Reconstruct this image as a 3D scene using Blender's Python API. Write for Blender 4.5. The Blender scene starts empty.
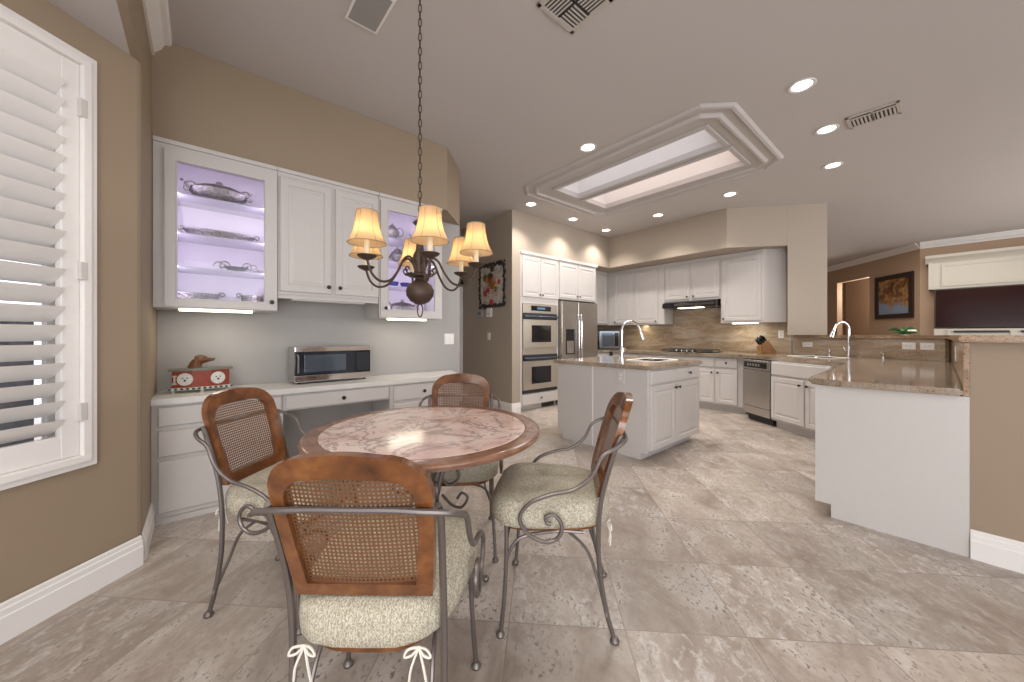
import bpy, bmesh, math, random
from math import sin, cos, pi, radians, sqrt, atan2
from mathutils import Vector, Matrix
random.seed(7)
SC = bpy.context.scene
COL = SC.collection
# ------------------------------------------------------------------ camera
cam = bpy.data.objects.new('camera', bpy.data.cameras.new('camera'))
COL.objects.link(cam)
cam.location = (0, 0, 1.19)
cam.rotation_euler = (radians(90), 0, radians(-40.4))
cam.data.sensor_width = 36
cam.data.lens = 365 / 1024 * 36
cam.data.shift_y = -6 / 1024
cam.data.clip_start = 0.05
SC.camera = cam
# ------------------------------------------------------------------ light
SC.view_settings.view_transform = 'Standard'
SC.view_settings.look = 'None'
SC.view_settings.gamma = 1
SC.view_settings.use_curve_mapping = False
SC.view_settings.exposure = 0.43
W = bpy.data.worlds.new('world'); SC.world = W; W.use_nodes = True
bg = W.node_tree.nodes['Background']
bg.inputs[0].default_value = (0.91, 0.95, 1.03, 1)
bg.inputs[1].default_value = 1.8
CEIL = 3.09


def light(name, kind, loc, energy, color=(1, 1, 1), size=0.1, size_y=None, rot=(0, 0, 0), parent=None, **kw):
    d = bpy.data.lights.new(name, kind); d.energy = energy; d.color = color
    if kind == 'AREA':
        d.size = size
        if size_y: d.shape = 'RECTANGLE'; d.size_y = size_y
    else:
        d.shadow_soft_size = size
    for k, v in kw.items(): setattr(d, k, v)
    o = bpy.data.objects.new(name, d); COL.objects.link(o); o.location = loc; o.rotation_euler = rot
    o.parent = parent
    return o


# added fills; daylight from the large windows of the nook behind the camera and of the family room
light('dining_fill', 'AREA', (0.4, -0.9, 3.0), 20, (1, .97, .93), 2.2, 1.4, (0, 0, 0))  # added overhead fill, no fixture there
light('nook_fill', 'AREA', (-0.95, 0.7, 2.58), 24, (1, .95, .90), 1.2, 1.2, (0, 0, 0))  # unseen fill added to lift the left wall and floor
light('daylight_window', 'AREA', (-0.9, -2.0, 0.95), 48, (1, 0.985, 0.97), 2.8, 1.3, (radians(90), 0, radians(-62)))
light('daylight_window', 'AREA', (8.0, -4.6, 1.5), 140, (1, 0.97, 0.93), 3.4, 2.2, (radians(90), 0, radians(0)))
light('family_fill', 'AREA', (9.3, .2, 3.0), 50, (1, .9, .8), 2.0, 2.0)  # fill added to brighten the far room, no lamp modelled
light('skylight_daylight', 'AREA', (4.0, 2.3, 3.04), 26, (1, .96, .93), 1.0, 1.7)
light('hall_fill', 'POINT', (13.15, 1.0, 2.3), 45, (1, .88, .75), .15)  # added fill so the hall opening is less dark

# ------------------------------------------------------------------ materials
MATS = {}


def mat(name, col, rough=0.5, metal=0.0, spec=0.5, noise=None, bump=None, **kw):
    """col rgb; noise=(scale, amount) mottling; bump=(scale, strength)"""
    if name in MATS: return MATS[name]
    m = bpy.data.materials.new(name); m.use_nodes = True
    nt = m.node_tree; b = nt.nodes['Principled BSDF']
    b.inputs['Base Color'].default_value = (*col, 1)
    b.inputs['Roughness'].default_value = rough
    b.inputs['Metallic'].default_value = metal
    b.inputs['Specular IOR Level'].default_value = spec
    for k, v in kw.items():
        b.inputs[k.replace('_', ' ')].default_value = v
    tc = nt.nodes.new('ShaderNodeTexCoord')
    ns = noise or (30, 0.03)
    n = nt.nodes.new('ShaderNodeTexNoise'); n.inputs['Scale'].default_value = ns[0]; n.inputs['Detail'].default_value = 4
    nt.links.new(tc.outputs['Object'], n.inputs['Vector'])
    r = nt.nodes.new('ShaderNodeMapRange')
    r.inputs['To Min'].default_value = 1 - ns[1]; r.inputs['To Max'].default_value = 1 + ns[1]
    nt.links.new(n.outputs['Fac'], r.inputs['Value'])
    mx = nt.nodes.new('ShaderNodeVectorMath'); mx.operation = 'SCALE'; mx.inputs[0].default_value = col
    nt.links.new(r.outputs[0], mx.inputs['Scale'])
    nt.links.new(mx.outputs[0], b.inputs['Base Color'])
    if bump:
        n2 = nt.nodes.new('ShaderNodeTexNoise'); n2.inputs['Scale'].default_value = bump[0]; n2.inputs['Detail'].default_value = 3
        nt.links.new(tc.outputs['Object'], n2.inputs['Vector'])
        bp = nt.nodes.new('ShaderNodeBump'); bp.inputs['Strength'].default_value = bump[1]; bp.inputs['Distance'].default_value = 0.01
        nt.links.new(n2.outputs['Fac'], bp.inputs['Height']); nt.links.new(bp.outputs[0], b.inputs['Normal'])
    MATS[name] = m
    return m


class NT:
    """tiny node helper"""
    def __init__(s, name):
        s.m = bpy.data.materials.new(name); s.m.use_nodes = True; s.t = s.m.node_tree
        s.b = s.t.nodes['Principled BSDF']; s.tc = s.t.nodes.new('ShaderNodeTexCoord')

    def n(s, ty, ins=None, **kw):
        x = s.t.nodes.new('ShaderNode' + ty)
        for k, v in kw.items(): setattr(x, k, v)
        for k, v in (ins or {}).items():
            if hasattr(v, 'node'): s.t.links.new(v, x.inputs[k])
            else: x.inputs[k].default_value = v
        return x

    def math(s, op, a, b=0.0, c=0.0):
        return s.n('Math', {0: a, 1: b, 2: c}, operation=op).outputs[0]

    def ramp(s, fac, stops):
        r = s.n('ValToRGB', {0: fac}); e = r.color_ramp.elements
        while len(e) < len(stops): e.new(0.5)
        for el, (p, c) in zip(e, stops): el.position = p; el.color = (*c, 1)
        return r.outputs[0]

    def mix(s, fac, a, b, mode='MIX'):
        x = s.n('MixRGB', {0: fac, 1: a, 2: b}, blend_type=mode); return x.outputs[0]

    def link(s, a, b): s.t.links.new(a, s.b.inputs[b])

    def bump(s, h, st=0.3, d=0.01):
        x = s.n('Bump', {'Height': h, 'Strength': st, 'Distance': d}); s.link(x.outputs[0], 'Normal')


def c4(r, g, b): return (r, g, b, 1)


def travertine():
    k = NT('travertine_tile'); t = 0.4703
    mp = k.n('Mapping', {'Vector': k.tc.outputs['Object'], 'Rotation': (0, 0, radians(-45))})
    sp = k.n('SeparateXYZ', {0: mp.outputs[0]})       # X = along (1,1), Y = (-1,1) = -l
    u = k.math('DIVIDE', k.math('SUBTRACT', sp.outputs[0], 1.976), t)
    v = k.math('DIVIDE', k.math('ADD', sp.outputs[1], 0.337), t)
    fu = k.math('FLOOR', u); fv = k.math('FLOOR', v)
    cell = k.n('CombineXYZ', {0: fu, 1: fv}).outputs[0]
    wn = k.n('TexWhiteNoise', {'Vector': cell})
    du = k.math('ABSOLUTE', k.math('SUBTRACT', k.math('FRACT', u), 0.5))
    dv = k.math('ABSOLUTE', k.math('SUBTRACT', k.math('FRACT', v), 0.5))
    grout = k.math('GREATER_THAN', k.math('MAXIMUM', du, dv), 0.4955)
    off = k.n('VectorMath', {0: wn.outputs['Color'], 'Scale': 13.0}, operation='SCALE').outputs[0]
    pv = k.n('VectorMath', {0: mp.outputs[0], 1: off}, operation='ADD').outputs[0]
    st = k.n('Mapping', {'Vector': pv, 'Scale': (1.0, 1.6, 1.0)}).outputs[0]
    n1 = k.n('TexNoise', {'Vector': st, 'Scale': 2.6, 'Detail': 7, 'Roughness': 0.62, 'Distortion': 0.7}).outputs['Fac']
    n2 = k.n('TexNoise', {'Vector': st, 'Scale': 15.0, 'Detail': 5, 'Roughness': 0.7, 'Distortion': 0.5}).outputs['Fac']
    n3 = k.n('TexNoise', {'Vector': st, 'Scale': 42.0, 'Detail': 3, 'Roughness': 0.6}).outputs['Fac']
    base = k.ramp(n1, [(0.30, (0.28, 0.218, 0.172)), (0.45, (0.40, 0.333, 0.282)), (0.58, (0.50, 0.437, 0.382)), (0.72, (0.61, 0.56, 0.515))])
    tv = k.n('MapRange', {'Value': wn.outputs['Value'], 'To Min': 0.80, 'To Max': 1.12}).outputs[0]
    base = k.n('VectorMath', {0: base, 'Scale': tv}, operation='SCALE').outputs[0]
    wh = k.n('MapRange', {'Value': n2, 'From Min': 0.5, 'From Max': 0.68}).outputs[0]
    wsel = k.n('MapRange', {'Value': k.n('SeparateXYZ', {0: wn.outputs['Color']}).outputs[1], 'From Min': 0.3, 'From Max': 1.0, 'To Min': 0.1, 'To Max': 0.85}).outputs[0]
    base = k.mix(k.math('MULTIPLY', wh, wsel), base, c4(0.72, 0.69, 0.67))
    patch = k.n('MapRange', {'Value': n1, 'From Min': 0.42, 'From Max': 0.62}).outputs[0]
    pit = k.n('MapRange', {'Value': n3, 'From Min': 0.565, 'From Max': 0.63}).outputs[0]
    pit = k.math('MULTIPLY', pit, k.math('MULTIPLY', patch, 0.95))
    base = k.mix(pit, base, c4(0.19, 0.15, 0.125))
    v1 = k.math('ABSOLUTE', k.math('SUBTRACT', k.n('TexNoise', {'Vector': st, 'Scale': 4.5, 'Detail': 6, 'Distortion': 1.6}).outputs['Fac'], 0.5))
    vein = k.n('MapRange', {'Value': v1, 'From Min': 0.0, 'From Max': 0.015, 'To Min': 0.32, 'To Max': 0.0}).outputs[0]
    base = k.mix(vein, base, c4(0.26, 0.21, 0.17))
    col = k.mix(grout, base, c4(0.27, 0.225, 0.19))
    k.link(col, 'Base Color')
    k.link(k.n('MapRange', {'Value': n2, 'To Min': 0.22, 'To Max': 0.46}).outputs[0], 'Roughness')
    k.b.inputs['Specular IOR Level'].default_value = 0.42
    h = k.math('SUBTRACT', k.math('MULTIPLY', pit, -1.0), grout)
    k.bump(h, 0.25, 0.004)
    return k.m


def granite(name, lo, mid, hi, streak, rough=0.12, vec_rot=(0, 0, 0)):
    k = NT(name)
    mp = k.n('Mapping', {'Vector': k.tc.outputs['Object'], 'Scale': streak, 'Rotation': vec_rot}).outputs[0]
    n1 = k.n('TexNoise', {'Vector': mp, 'Scale': 3.2, 'Detail': 8, 'Roughness': 0.66, 'Distortion': 0.9}).outputs['Fac']
    n2 = k.n('TexNoise', {'Vector': k.tc.outputs['Object'], 'Scale': 95.0, 'Detail': 3, 'Roughness': 0.7}).outputs['Fac']
    base = k.ramp(n1, [(0.33, lo), (0.5, mid), (0.68, hi)])
    dk = k.n('MapRange', {'Value': n2, 'From Min': 0.55, 'From Max': 0.66, 'To Max': 0.75}).outputs[0]
    lt = k.n('MapRange', {'Value': n2, 'From Min': 0.42, 'From Max': 0.34, 'To Max': 0.4}).outputs[0]
    base = k.mix(dk, base, c4(lo[0] * .35, lo[1] * .3, lo[2] * .3))
    base = k.mix(lt, base, c4(*[min(1, h * 1.25) for h in hi]))
    k.link(base, 'Base Color'); k.b.inputs['Roughness'].default_value = rough
    return k.m


def marble():
    k = NT('pink_marble')
    o = k.tc.outputs['Object']
    n1 = k.n('TexNoise', {'Vector': o, 'Scale': 4.0, 'Detail': 4}).outputs['Fac']
    base = k.ramp(n1, [(0.35, (0.62, 0.42, 0.36)), (0.5, (0.74, 0.56, 0.50)), (0.65, (0.80, 0.68, 0.62))])
    w = k.n('TexNoise', {'Vector': o, 'Scale': 3.0, 'Detail': 6, 'Roughness': 0.65, 'Distortion': 1.2}).outputs['Fac']
    v = k.math('ABSOLUTE', k.math('SUBTRACT', w, 0.5))
    vein = k.n('MapRange', {'Value': v, 'From Min': 0.0, 'From Max': 0.028, 'To Min': 0.8, 'To Max': 0.0}).outputs[0]
    w2 = k.n('TexNoise', {'Vector': o, 'Scale': 9.0, 'Detail': 4, 'Distortion': 1.5}).outputs['Fac']
    v2 = k.math('ABSOLUTE', k.math('SUBTRACT', w2, 0.47))
    vein2 = k.n('MapRange', {'Value': v2, 'From Min': 0.0, 'From Max': 0.012, 'To Min': 0.5, 'To Max': 0.0}).outputs[0]
    base = k.mix(vein, base, c4(0.22, 0.16, 0.15)); base = k.mix(vein2, base, c4(0.3, 0.22, 0.20))
    k.link(base, 'Base Color'); k.b.inputs['Roughness'].default_value = 0.13
    return k.m


def wood(name, a, b, c, scale=(1, 6, 6), rough=0.25):
    k = NT(name)
    mp = k.n('Mapping', {'Vector': k.tc.outputs['Object'], 'Scale': scale}).outputs[0]
    n = k.n('TexNoise', {'Vector': mp, 'Scale': 4.0, 'Detail': 6, 'Roughness': 0.6, 'Distortion': 0.35}).outputs['Fac']
    k.link(k.ramp(n, [(0.3, a), (0.5, b), (0.7, c)]), 'Base Color')
    k.b.inputs['Roughness'].default_value = rough; k.b.inputs['Coat Weight'].default_value = 0.25
    return k.m


def cane(name, col, p=0.0105):
    k = NT(name)
    sp = k.n('SeparateXYZ', {0: k.tc.outputs['Object']})
    x = k.math('DIVIDE', sp.outputs[0], p); z = k.math('DIVIDE', sp.outputs[2], p)

    def d(ox):
        a = k.math('SUBTRACT', k.math('FRACT', k.math('ADD', x, ox)), 0.5)
        b = k.math('SUBTRACT', k.math('FRACT', k.math('ADD', z, ox)), 0.5)
        return k.math('SQRT', k.math('ADD', k.math('MULTIPLY', a, a), k.math('MULTIPLY', b, b)))
    m = d(0.0)
    hole = k.math('LESS_THAN', k.math('MINIMUM', m, 9.0), 0.29)
    k.b.inputs['Base Color'].default_value = (*col, 1); k.b.inputs['Roughness'].default_value = 0.45
    k.link(k.math('SUBTRACT', 1.0, hole), 'Alpha')
    return k.m


def weave():
    k = NT('beige_chenille')
    o = k.tc.outputs['Object']
    wv = k.n('TexWave', {'Vector': o, 'Scale': 38.0, 'Distortion': 11.0, 'Detail': 4.0, 'Detail Scale': 4.0}, bands_direction='X').outputs['Fac']
    n = k.n('TexNoise', {'Vector': o, 'Scale': 120.0, 'Detail': 3}).outputs['Fac']
    f = k.math('ADD', k.math('MULTIPLY', wv, 0.5), k.math('MULTIPLY', n, 0.5))
    k.link(k.ramp(f, [(0.25, (0.33, 0.29, 0.21)), (0.5, (0.46, 0.42, 0.325)), (0.75, (0.62, 0.58, 0.48))]), 'Base Color')
    k.b.inputs['Roughness'].default_value = 0.95; k.b.inputs['Specular IOR Level'].default_value = 0.1
    k.bump(f, 0.6, 0.004)
    return k.m


def emit(name, col, st):
    if name in MATS: return MATS[name]
    m = bpy.data.materials.new(name); m.use_nodes = True
    b = m.node_tree.nodes['Principled BSDF']
    b.inputs['Base Color'].default_value = (*col, 1); b.inputs['Emission Color'].default_value = (*col, 1)
    b.inputs['Emission Strength'].default_value = st
    MATS[name] = m; return m


def glass_pane():
    m = bpy.data.materials.new('thin_glass'); m.use_nodes = True; t = m.node_tree
    out = t.nodes['Material Output']; t.nodes.remove(t.nodes['Principled BSDF'])
    tr = t.nodes.new('ShaderNodeBsdfTransparent'); gl = t.nodes.new('ShaderNodeBsdfGlossy'); gl.inputs['Roughness'].default_value = 0.02
    fr = t.nodes.new('ShaderNodeFresnel'); fr.inputs[0].default_value = 1.45
    mx = t.nodes.new('ShaderNodeMixShader')
    t.links.new(fr.outputs[0], mx.inputs[0]); t.links.new(tr.outputs[0], mx.inputs[1]); t.links.new(gl.outputs[0], mx.inputs[2])
    t.links.new(mx.outputs[0], out.inputs['Surface']); return m


def shade_cloth():
    m = bpy.data.materials.new('lamp_shade_cloth'); m.use_nodes = True; t = m.node_tree
    out = t.nodes['Material Output']; t.nodes.remove(t.nodes['Principled BSDF'])
    d = t.nodes.new('ShaderNodeBsdfDiffuse'); d.inputs[0].default_value = (0.40, 0.31, 0.22, 1)
    tr = t.nodes.new('ShaderNodeBsdfTranslucent'); tr.inputs[0].default_value = (0.85, 0.62, 0.36, 1)
    mx = t.nodes.new('ShaderNodeMixShader'); mx.inputs[0].default_value = 0.45
    t.links.new(d.outputs[0], mx.inputs[1]); t.links.new(tr.outputs[0], mx.inputs[2])
    t.links.new(mx.outputs[0], out.inputs['Surface']); return m


def picture(name, stops, scale=9, dist=2.0):
    k = NT(name)
    n = k.n('TexNoise', {'Vector': k.tc.outputs['Object'], 'Scale': scale, 'Detail': 5, 'Distortion': dist}).outputs['Fac']
    k.link(k.ramp(n, stops), 'Base Color'); k.b.inputs['Roughness'].default_value = 0.5
    return k.m


WHITE = mat('cabinet_white', (0.575, 0.545, 0.525), 0.32)
WHITE2 = mat('trim_white', (0.78, 0.75, 0.725), 0.35)
CREAM = mat('cream_white', (0.42, 0.395, 0.345), 0.4)
TAN = mat('wall_tan_paint', (0.305, 0.232, 0.160), 0.6, bump=(140, 0.12), noise=(3, 0.03))
LTAN = mat('wall_light_tan', (0.40, 0.335, 0.27), 0.6, bump=(140, 0.1))
GREY = mat('wall_greige_paint', (0.36, 0.345, 0.335), 0.55, bump=(140, 0.1), noise=(3, 0.02))
CEILM = mat('ceiling_paint', (0.52, 0.49, 0.475), 0.8, bump=(60, 0.1), noise=(2, 0.02))
FLOORM = travertine()
STONE = granite('granite_counter', (0.20, 0.145, 0.10), (0.34, 0.27, 0.205), (0.46, 0.39, 0.31), (1, 1, 1), 0.1)
SPLASH = granite('granite_backsplash', (0.25, 0.165, 0.10), (0.36, 0.27, 0.19), (0.46, 0.39, 0.31), (0.5, 0.6, 3.0), 0.2)
EDGE = granite('granite_edge', (0.24, 0.14, 0.07), (0.36, 0.23, 0.13), (0.50, 0.36, 0.23), (2, 2, 2), 0.15)
MARBLE = marble()
RIM = wood('table_rim_wood', (0.16, 0.075, 0.045), (0.23, 0.115, 0.07), (0.31, 0.17, 0.11), (3, 3, 3), 0.22)
CHWOOD = wood('chair_wood', (0.055, 0.018, 0.005), (0.15, 0.050, 0.013), (0.27, 0.105, 0.03), (2.2, 4, 2.2), 0.2)
CANE = cane('woven_cane', (0.15, 0.065, 0.026))
IRON = mat('pewter_iron', (0.19, 0.165, 0.155), 0.38, 0.75)
CUSH = weave()
BRONZE = mat('aged_bronze', (0.075, 0.05, 0.038), 0.5, 0.6, noise=(40, 0.25))
STEEL = mat('stainless_steel', (0.56, 0.54, 0.52), 0.27, 1.0, noise=(3, 0.04))
CHROME = mat('chrome', (0.75, 0.75, 0.77), 0.1, 1.0)
BLACK = mat('black_gloss', (0.012, 0.012, 0.014), 0.1)
DARK = mat('black_matte', (0.02, 0.02, 0.022), 0.5)
KNOBM = mat('dark_knob', (0.05, 0.042, 0.038), 0.3, 0.8)
SILVER = mat('tarnished_silver', (0.33, 0.31, 0.295), 0.3, 1.0, noise=(55, 0.6), bump=(90, 1.0))
GLASS = glass_pane()
SHADE = shade_cloth()
CANDLE = mat('candle_ivory', (0.75, 0.65, 0.48), 0.5)
LAVIN = mat('cabinet_interior', (0.70, 0.66, 0.72), 0.5)
LED = emit('led_strip', (1.0, 0.93, 0.72), 3.0)
CANL = emit('downlight_lens', (1.0, 0.96, 0.92), 9.0)
TIE = mat('cotton_tie', (0.72, 0.68, 0.6), 0.9)
DOORM = mat('door_blue_grey', (0.38, 0.41, 0.42), 0.45)
TEAL = mat('kick_grey', (0.36, 0.33, 0.30), 0.5)

# ------------------------------------------------------------------ geometry helpers


def nb(): return bmesh.new()


def box(b, x0, x1, y0, y1, z0, z1, bev=0.0, M=None):
    cs = [(x, y, z) for x in (x0, x1) for y in (y0, y1) for z in (z0, z1)]
    v = [b.verts.new(c) for c in cs]
    fs = [(0, 1, 3, 2), (4, 6, 7, 5), (0, 4, 5, 1), (2, 3, 7, 6), (0, 2, 6, 4), (1, 5, 7, 3)]
    F = [b.faces.new([v[i] for i in f]) for f in fs]
    if bev > 0:
        E = list({e for f in F for e in f.edges})
        r = bmesh.ops.bevel(b, geom=E, offset=bev, segments=2, affect='EDGES', profile=0.6)
        v = list({q for f in r['faces'] for q in f.verts} | {q for f in F if f.is_valid for q in f.verts})
    if M is not None: bmesh.ops.transform(b, matrix=M, verts=[q for q in v if q.is_valid])
    return b


def prism(b, pts, z0, z1):
    """vertical prism over plan polygon"""
    n = len(pts)
    lo = [b.verts.new((p[0], p[1], z0)) for p in pts]; hi = [b.verts.new((p[0], p[1], z1)) for p in pts]
    b.faces.new(lo[::-1]); b.faces.new(hi)
    for i in range(n): b.faces.new([lo[i], lo[(i + 1) % n], hi[(i + 1) % n], hi[i]])
    return b


def extr(b, prof, p0, p1, up=(0, 0, 1)):
    """extrude a 2D profile (out, up) from p0 to p1; out = right-hand side of the direction"""
    p0 = Vector(p0); p1 = Vector(p1); d = (p1 - p0).normalized(); up = Vector(up); s = d.cross(up)
    A = [b.verts.new(p0 + s * a + up * c) for a, c in prof]; B = [b.verts.new(p1 + s * a + up * c) for a, c in prof]
    n = len(prof)
    for i in range(n): b.faces.new([A[i], B[i], B[(i + 1) % n], A[(i + 1) % n]])
    b.faces.new(A); b.faces.new(B[::-1]); return b


def smooth_path(pts, k=6, closed=False):
    P = [Vector(p) for p in pts]; out = []; n = len(P)
    rng = range(n) if closed else range(n - 1)
    for i in rng:
        if closed: a, p, q, c = P[(i - 1) % n], P[i], P[(i + 1) % n], P[(i + 2) % n]
        else: p, q = P[i], P[i + 1]; a = P[i - 1] if i else p * 2 - q; c = P[i + 2] if i + 2 < n else q * 2 - p
        for j in range(k):
            t = j / k
            out.append(0.5 * ((2 * p) + (q - a) * t + (2 * a - 5 * p + 4 * q - c) * t * t + (3 * p - a - 3 * q + c) * t ** 3))
    if not closed: out.append(P[-1])
    return out


def tube(b, pts, r, seg=8, smooth=0, closed=False, sx=1.0):
    if smooth: pts = smooth_path(pts, smooth, closed)
    P = [Vector(p) for p in pts]; n = len(P); rings = []; nrm = None
    for i in range(n):
        if closed: t = (P[(i + 1) % n] - P[i - 1]).normalized()
        else: t = (P[min(i + 1, n - 1)] - P[max(i - 1, 0)]).normalized()
        if nrm is None:
            nrm = t.orthogonal().normalized()
        nrm = (nrm - t * nrm.dot(t)).normalized(); bn = t.cross(nrm)
        rr = r(i / max(1, n - 1)) if callable(r) else r
        rings.append([b.verts.new(P[i] + nrm * cos(2 * pi * j / seg) * rr + bn * sin(2 * pi * j / seg) * rr * sx) for j in range(seg)])
    for i in range(n if closed else n - 1):
        A = rings[i]; B = rings[(i + 1) % n]
        for j in range(seg): b.faces.new([A[j], A[(j + 1) % seg], B[(j + 1) % seg], B[j]])
    if not closed: b.faces.new(rings[0][::-1]); b.faces.new(rings[-1])
    return b


def lathe(b, prof, c=(0, 0, 0), seg=24, sx=1, sy=1, wob=None, M=None, cap=True):
    """prof list of (r,z)"""
    R = []; allv = []
    for r, z in prof:
        if r < 1e-5:
            v = b.verts.new((c[0], c[1], c[2] + z)); R.append([v]); allv.append(v)
        else:
            ring = []
            for j in range(seg):
                a = 2 * pi * j / seg; q = r * (1 + (wob(a, z) if wob else 0))
                ring.append(b.verts.new((c[0] + cos(a) * q * sx, c[1] + sin(a) * q * sy, c[2] + z)))
            R.append(ring); allv += ring
    for A, B in zip(R, R[1:]):
        if len(A) == 1 and len(B) == 1: continue
        for j in range(seg):
            k = (j + 1) % seg
            if len(A) == 1: b.faces.new([A[0], B[k], B[j]])
            elif len(B) == 1: b.faces.new([A[j], A[k], B[0]])
            else: b.faces.new([A[j], A[k], B[k], B[j]])
    if cap and len(R[0]) > 1: b.faces.new(R[0][::-1])
    if cap and len(R[-1]) > 1: b.faces.new(R[-1])
    if M is not None: bmesh.ops.transform(b, matrix=M, verts=allv)
    return b


def ball(b, c, r, sc=(1, 1, 1), u=12, v=8):
    prof = [(r * sin(pi * i / v) * 1.0, -r * cos(pi * i / v) * sc[2]) for i in range(v + 1)]
    return lathe(b, [(max(0, p[0]), p[1]) for p in prof], c, u, sc[0], sc[1])


def rect_loft(b, x0, x1, z0, z1, rings):
    """nested rectangles (inset, y) facing -y ; closes back at first ring"""
    L = []
    for ins, y in rings:
        L.append([b.verts.new(p) for p in ((x0 + ins, y, z0 + ins), (x1 - ins, y, z0 + ins), (x1 - ins, y, z1 - ins), (x0 + ins, y, z1 - ins))])
    for A, B in zip(L, L[1:]):
        for j in range(4): b.faces.new([A[j], A[(j + 1) % 4], B[(j + 1) % 4], B[j]])
    b.faces.new(L[-1]); b.faces.new(L[0][::-1])
    return b


def obj(name, b, m, parent=None, sm=False, kind=None, fix=True):
    if fix: bmesh.ops.recalc_face_normals(b, faces=b.faces[:])
    me = bpy.data.meshes.new(name); b.to_mesh(me); b.free()
    ms = m if isinstance(m, (list, tuple)) else [m]
    for x in ms: me.materials.append(x)
    if sm:
        for p in me.polygons: p.use_smooth = True
        try: me.set_sharp_from_angle(angle=radians(40))
        except Exception: pass
    o = bpy.data.objects.new(name, me); COL.objects.link(o)
    if parent: o.parent = parent
    if kind: o['kind'] = kind
    return o


def struct(name, b, m, parent=None, sm=False):
    o = obj(name, b, m, parent, sm)
    if not parent: o['kind'] = 'structure'
    return o


def thing(name, label, cat, loc=(0, 0, 0), rz=0.0, group=None):
    o = bpy.data.objects.new(name, None); COL.objects.link(o); o.location = loc; o.rotation_euler = (0, 0, rz)
    o['label'] = label; o['category'] = cat; o.empty_display_size = 0.1
    if group: o['group'] = group
    return o


def tag(o, label, cat, group=None):
    o['label'] = label; o['category'] = cat
    if group: o['group'] = group
    return o


def dup(root, loc, rz, label, group=None):
    r = root.copy(); COL.objects.link(r); r.location = loc; r.rotation_euler = (0, 0, rz); r['label'] = label
    if group: r['group'] = group
    for ch in list(root.children):
        c = ch.copy(); COL.objects.link(c); c.parent = r
        for g in list(ch.children):
            d = g.copy(); COL.objects.link(d); d.parent = c
    return r


def wallseg(name, p, q, z0, z1, th, m=TAN):
    """wall from p to q (plan); thickness th extends to the left of p->q"""
    dx, dy = q[0] - p[0], q[1] - p[1]; L = sqrt(dx * dx + dy * dy); nx, ny = -dy / L * th, dx / L * th
    return struct(name, prism(nb(), [p, q, (q[0] + nx, q[1] + ny), (p[0] + nx, p[1] + ny)], z0, z1), m)


HW = -pi / 2      # hood wall facing -X
# ------------------------------------------------------------------ setting
fb = nb(); box(fb, -4.5, 16, -6, 8.5, -0.12, 0); struct('floor', fb, FLOORM)
# ceiling with the skylight hole
SKY = (3.68, 4.62, 1.40, 3.22)
hx0, hx1, hy0, hy1 = 3.36, 4.68, 1.30, 3.34
cb = nb(); Z1 = CEIL + 0.15
for (a, b_, c, d) in ((-4.5, hx0, -6, 8.5), (hx1, 16, -6, 8.5), (hx0, hx1, -6, hy0), (hx0, hx1, hy1, 8.5)):
    box(cb, a, b_, c, d, CEIL, Z1)
struct('ceiling', cb, CEILM)
# stepped octagonal skylight tray
def octo(x0, x1, y0, y1, c): return [(x0 + c, y0), (x1 - c * .0, y0), (x1, y0 + 0.0), (x1, y1), (x1, y1), (x0 + c, y1), (x0, y1 - c), (x0, y0 + c)]


def oct8(x0, x1, y0, y1, c): return [(x0 + c, y0), (x1 - c, y0), (x1, y0 + c), (x1, y1 - c), (x1 - c, y1), (x0 + c, y1), (x0, y1 - c), (x0, y0 + c)]


sk = thing('skylight', 'large stepped skylight with two glowing panes set in the kitchen ceiling', 'skylight', (0, 0, 0))
b = nb()
ox0, ox1, oy0, oy1 = 3.12, 4.93, 1.08, 3.64
lev = [(0.0, 0.0), (0.008, -0.008), (0.02, -0.02), (0.045, -0.024), (0.055, -0.012), (0.065, -0.003), (0.13, -0.003), (0.135, -0.016), (0.15, -0.03), (0.17, -0.03), (0.18, -0.012), (0.19, -0.007), (0.26, -0.007)]
L = []
for ins, dz in lev:
    pts = oct8(ox0 + ins, ox1 - ins, oy0 + ins, oy1 - ins, max(0.02, 0.20 - ins * .55))
    L.append([b.verts.new((p[0], p[1], CEIL + dz - 0.001)) for p in pts])
for A, B in zip(L, L[1:]):
    for j in range(8): b.faces.new([A[j], A[(j + 1) % 8], B[(j + 1) % 8], B[j]])
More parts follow.
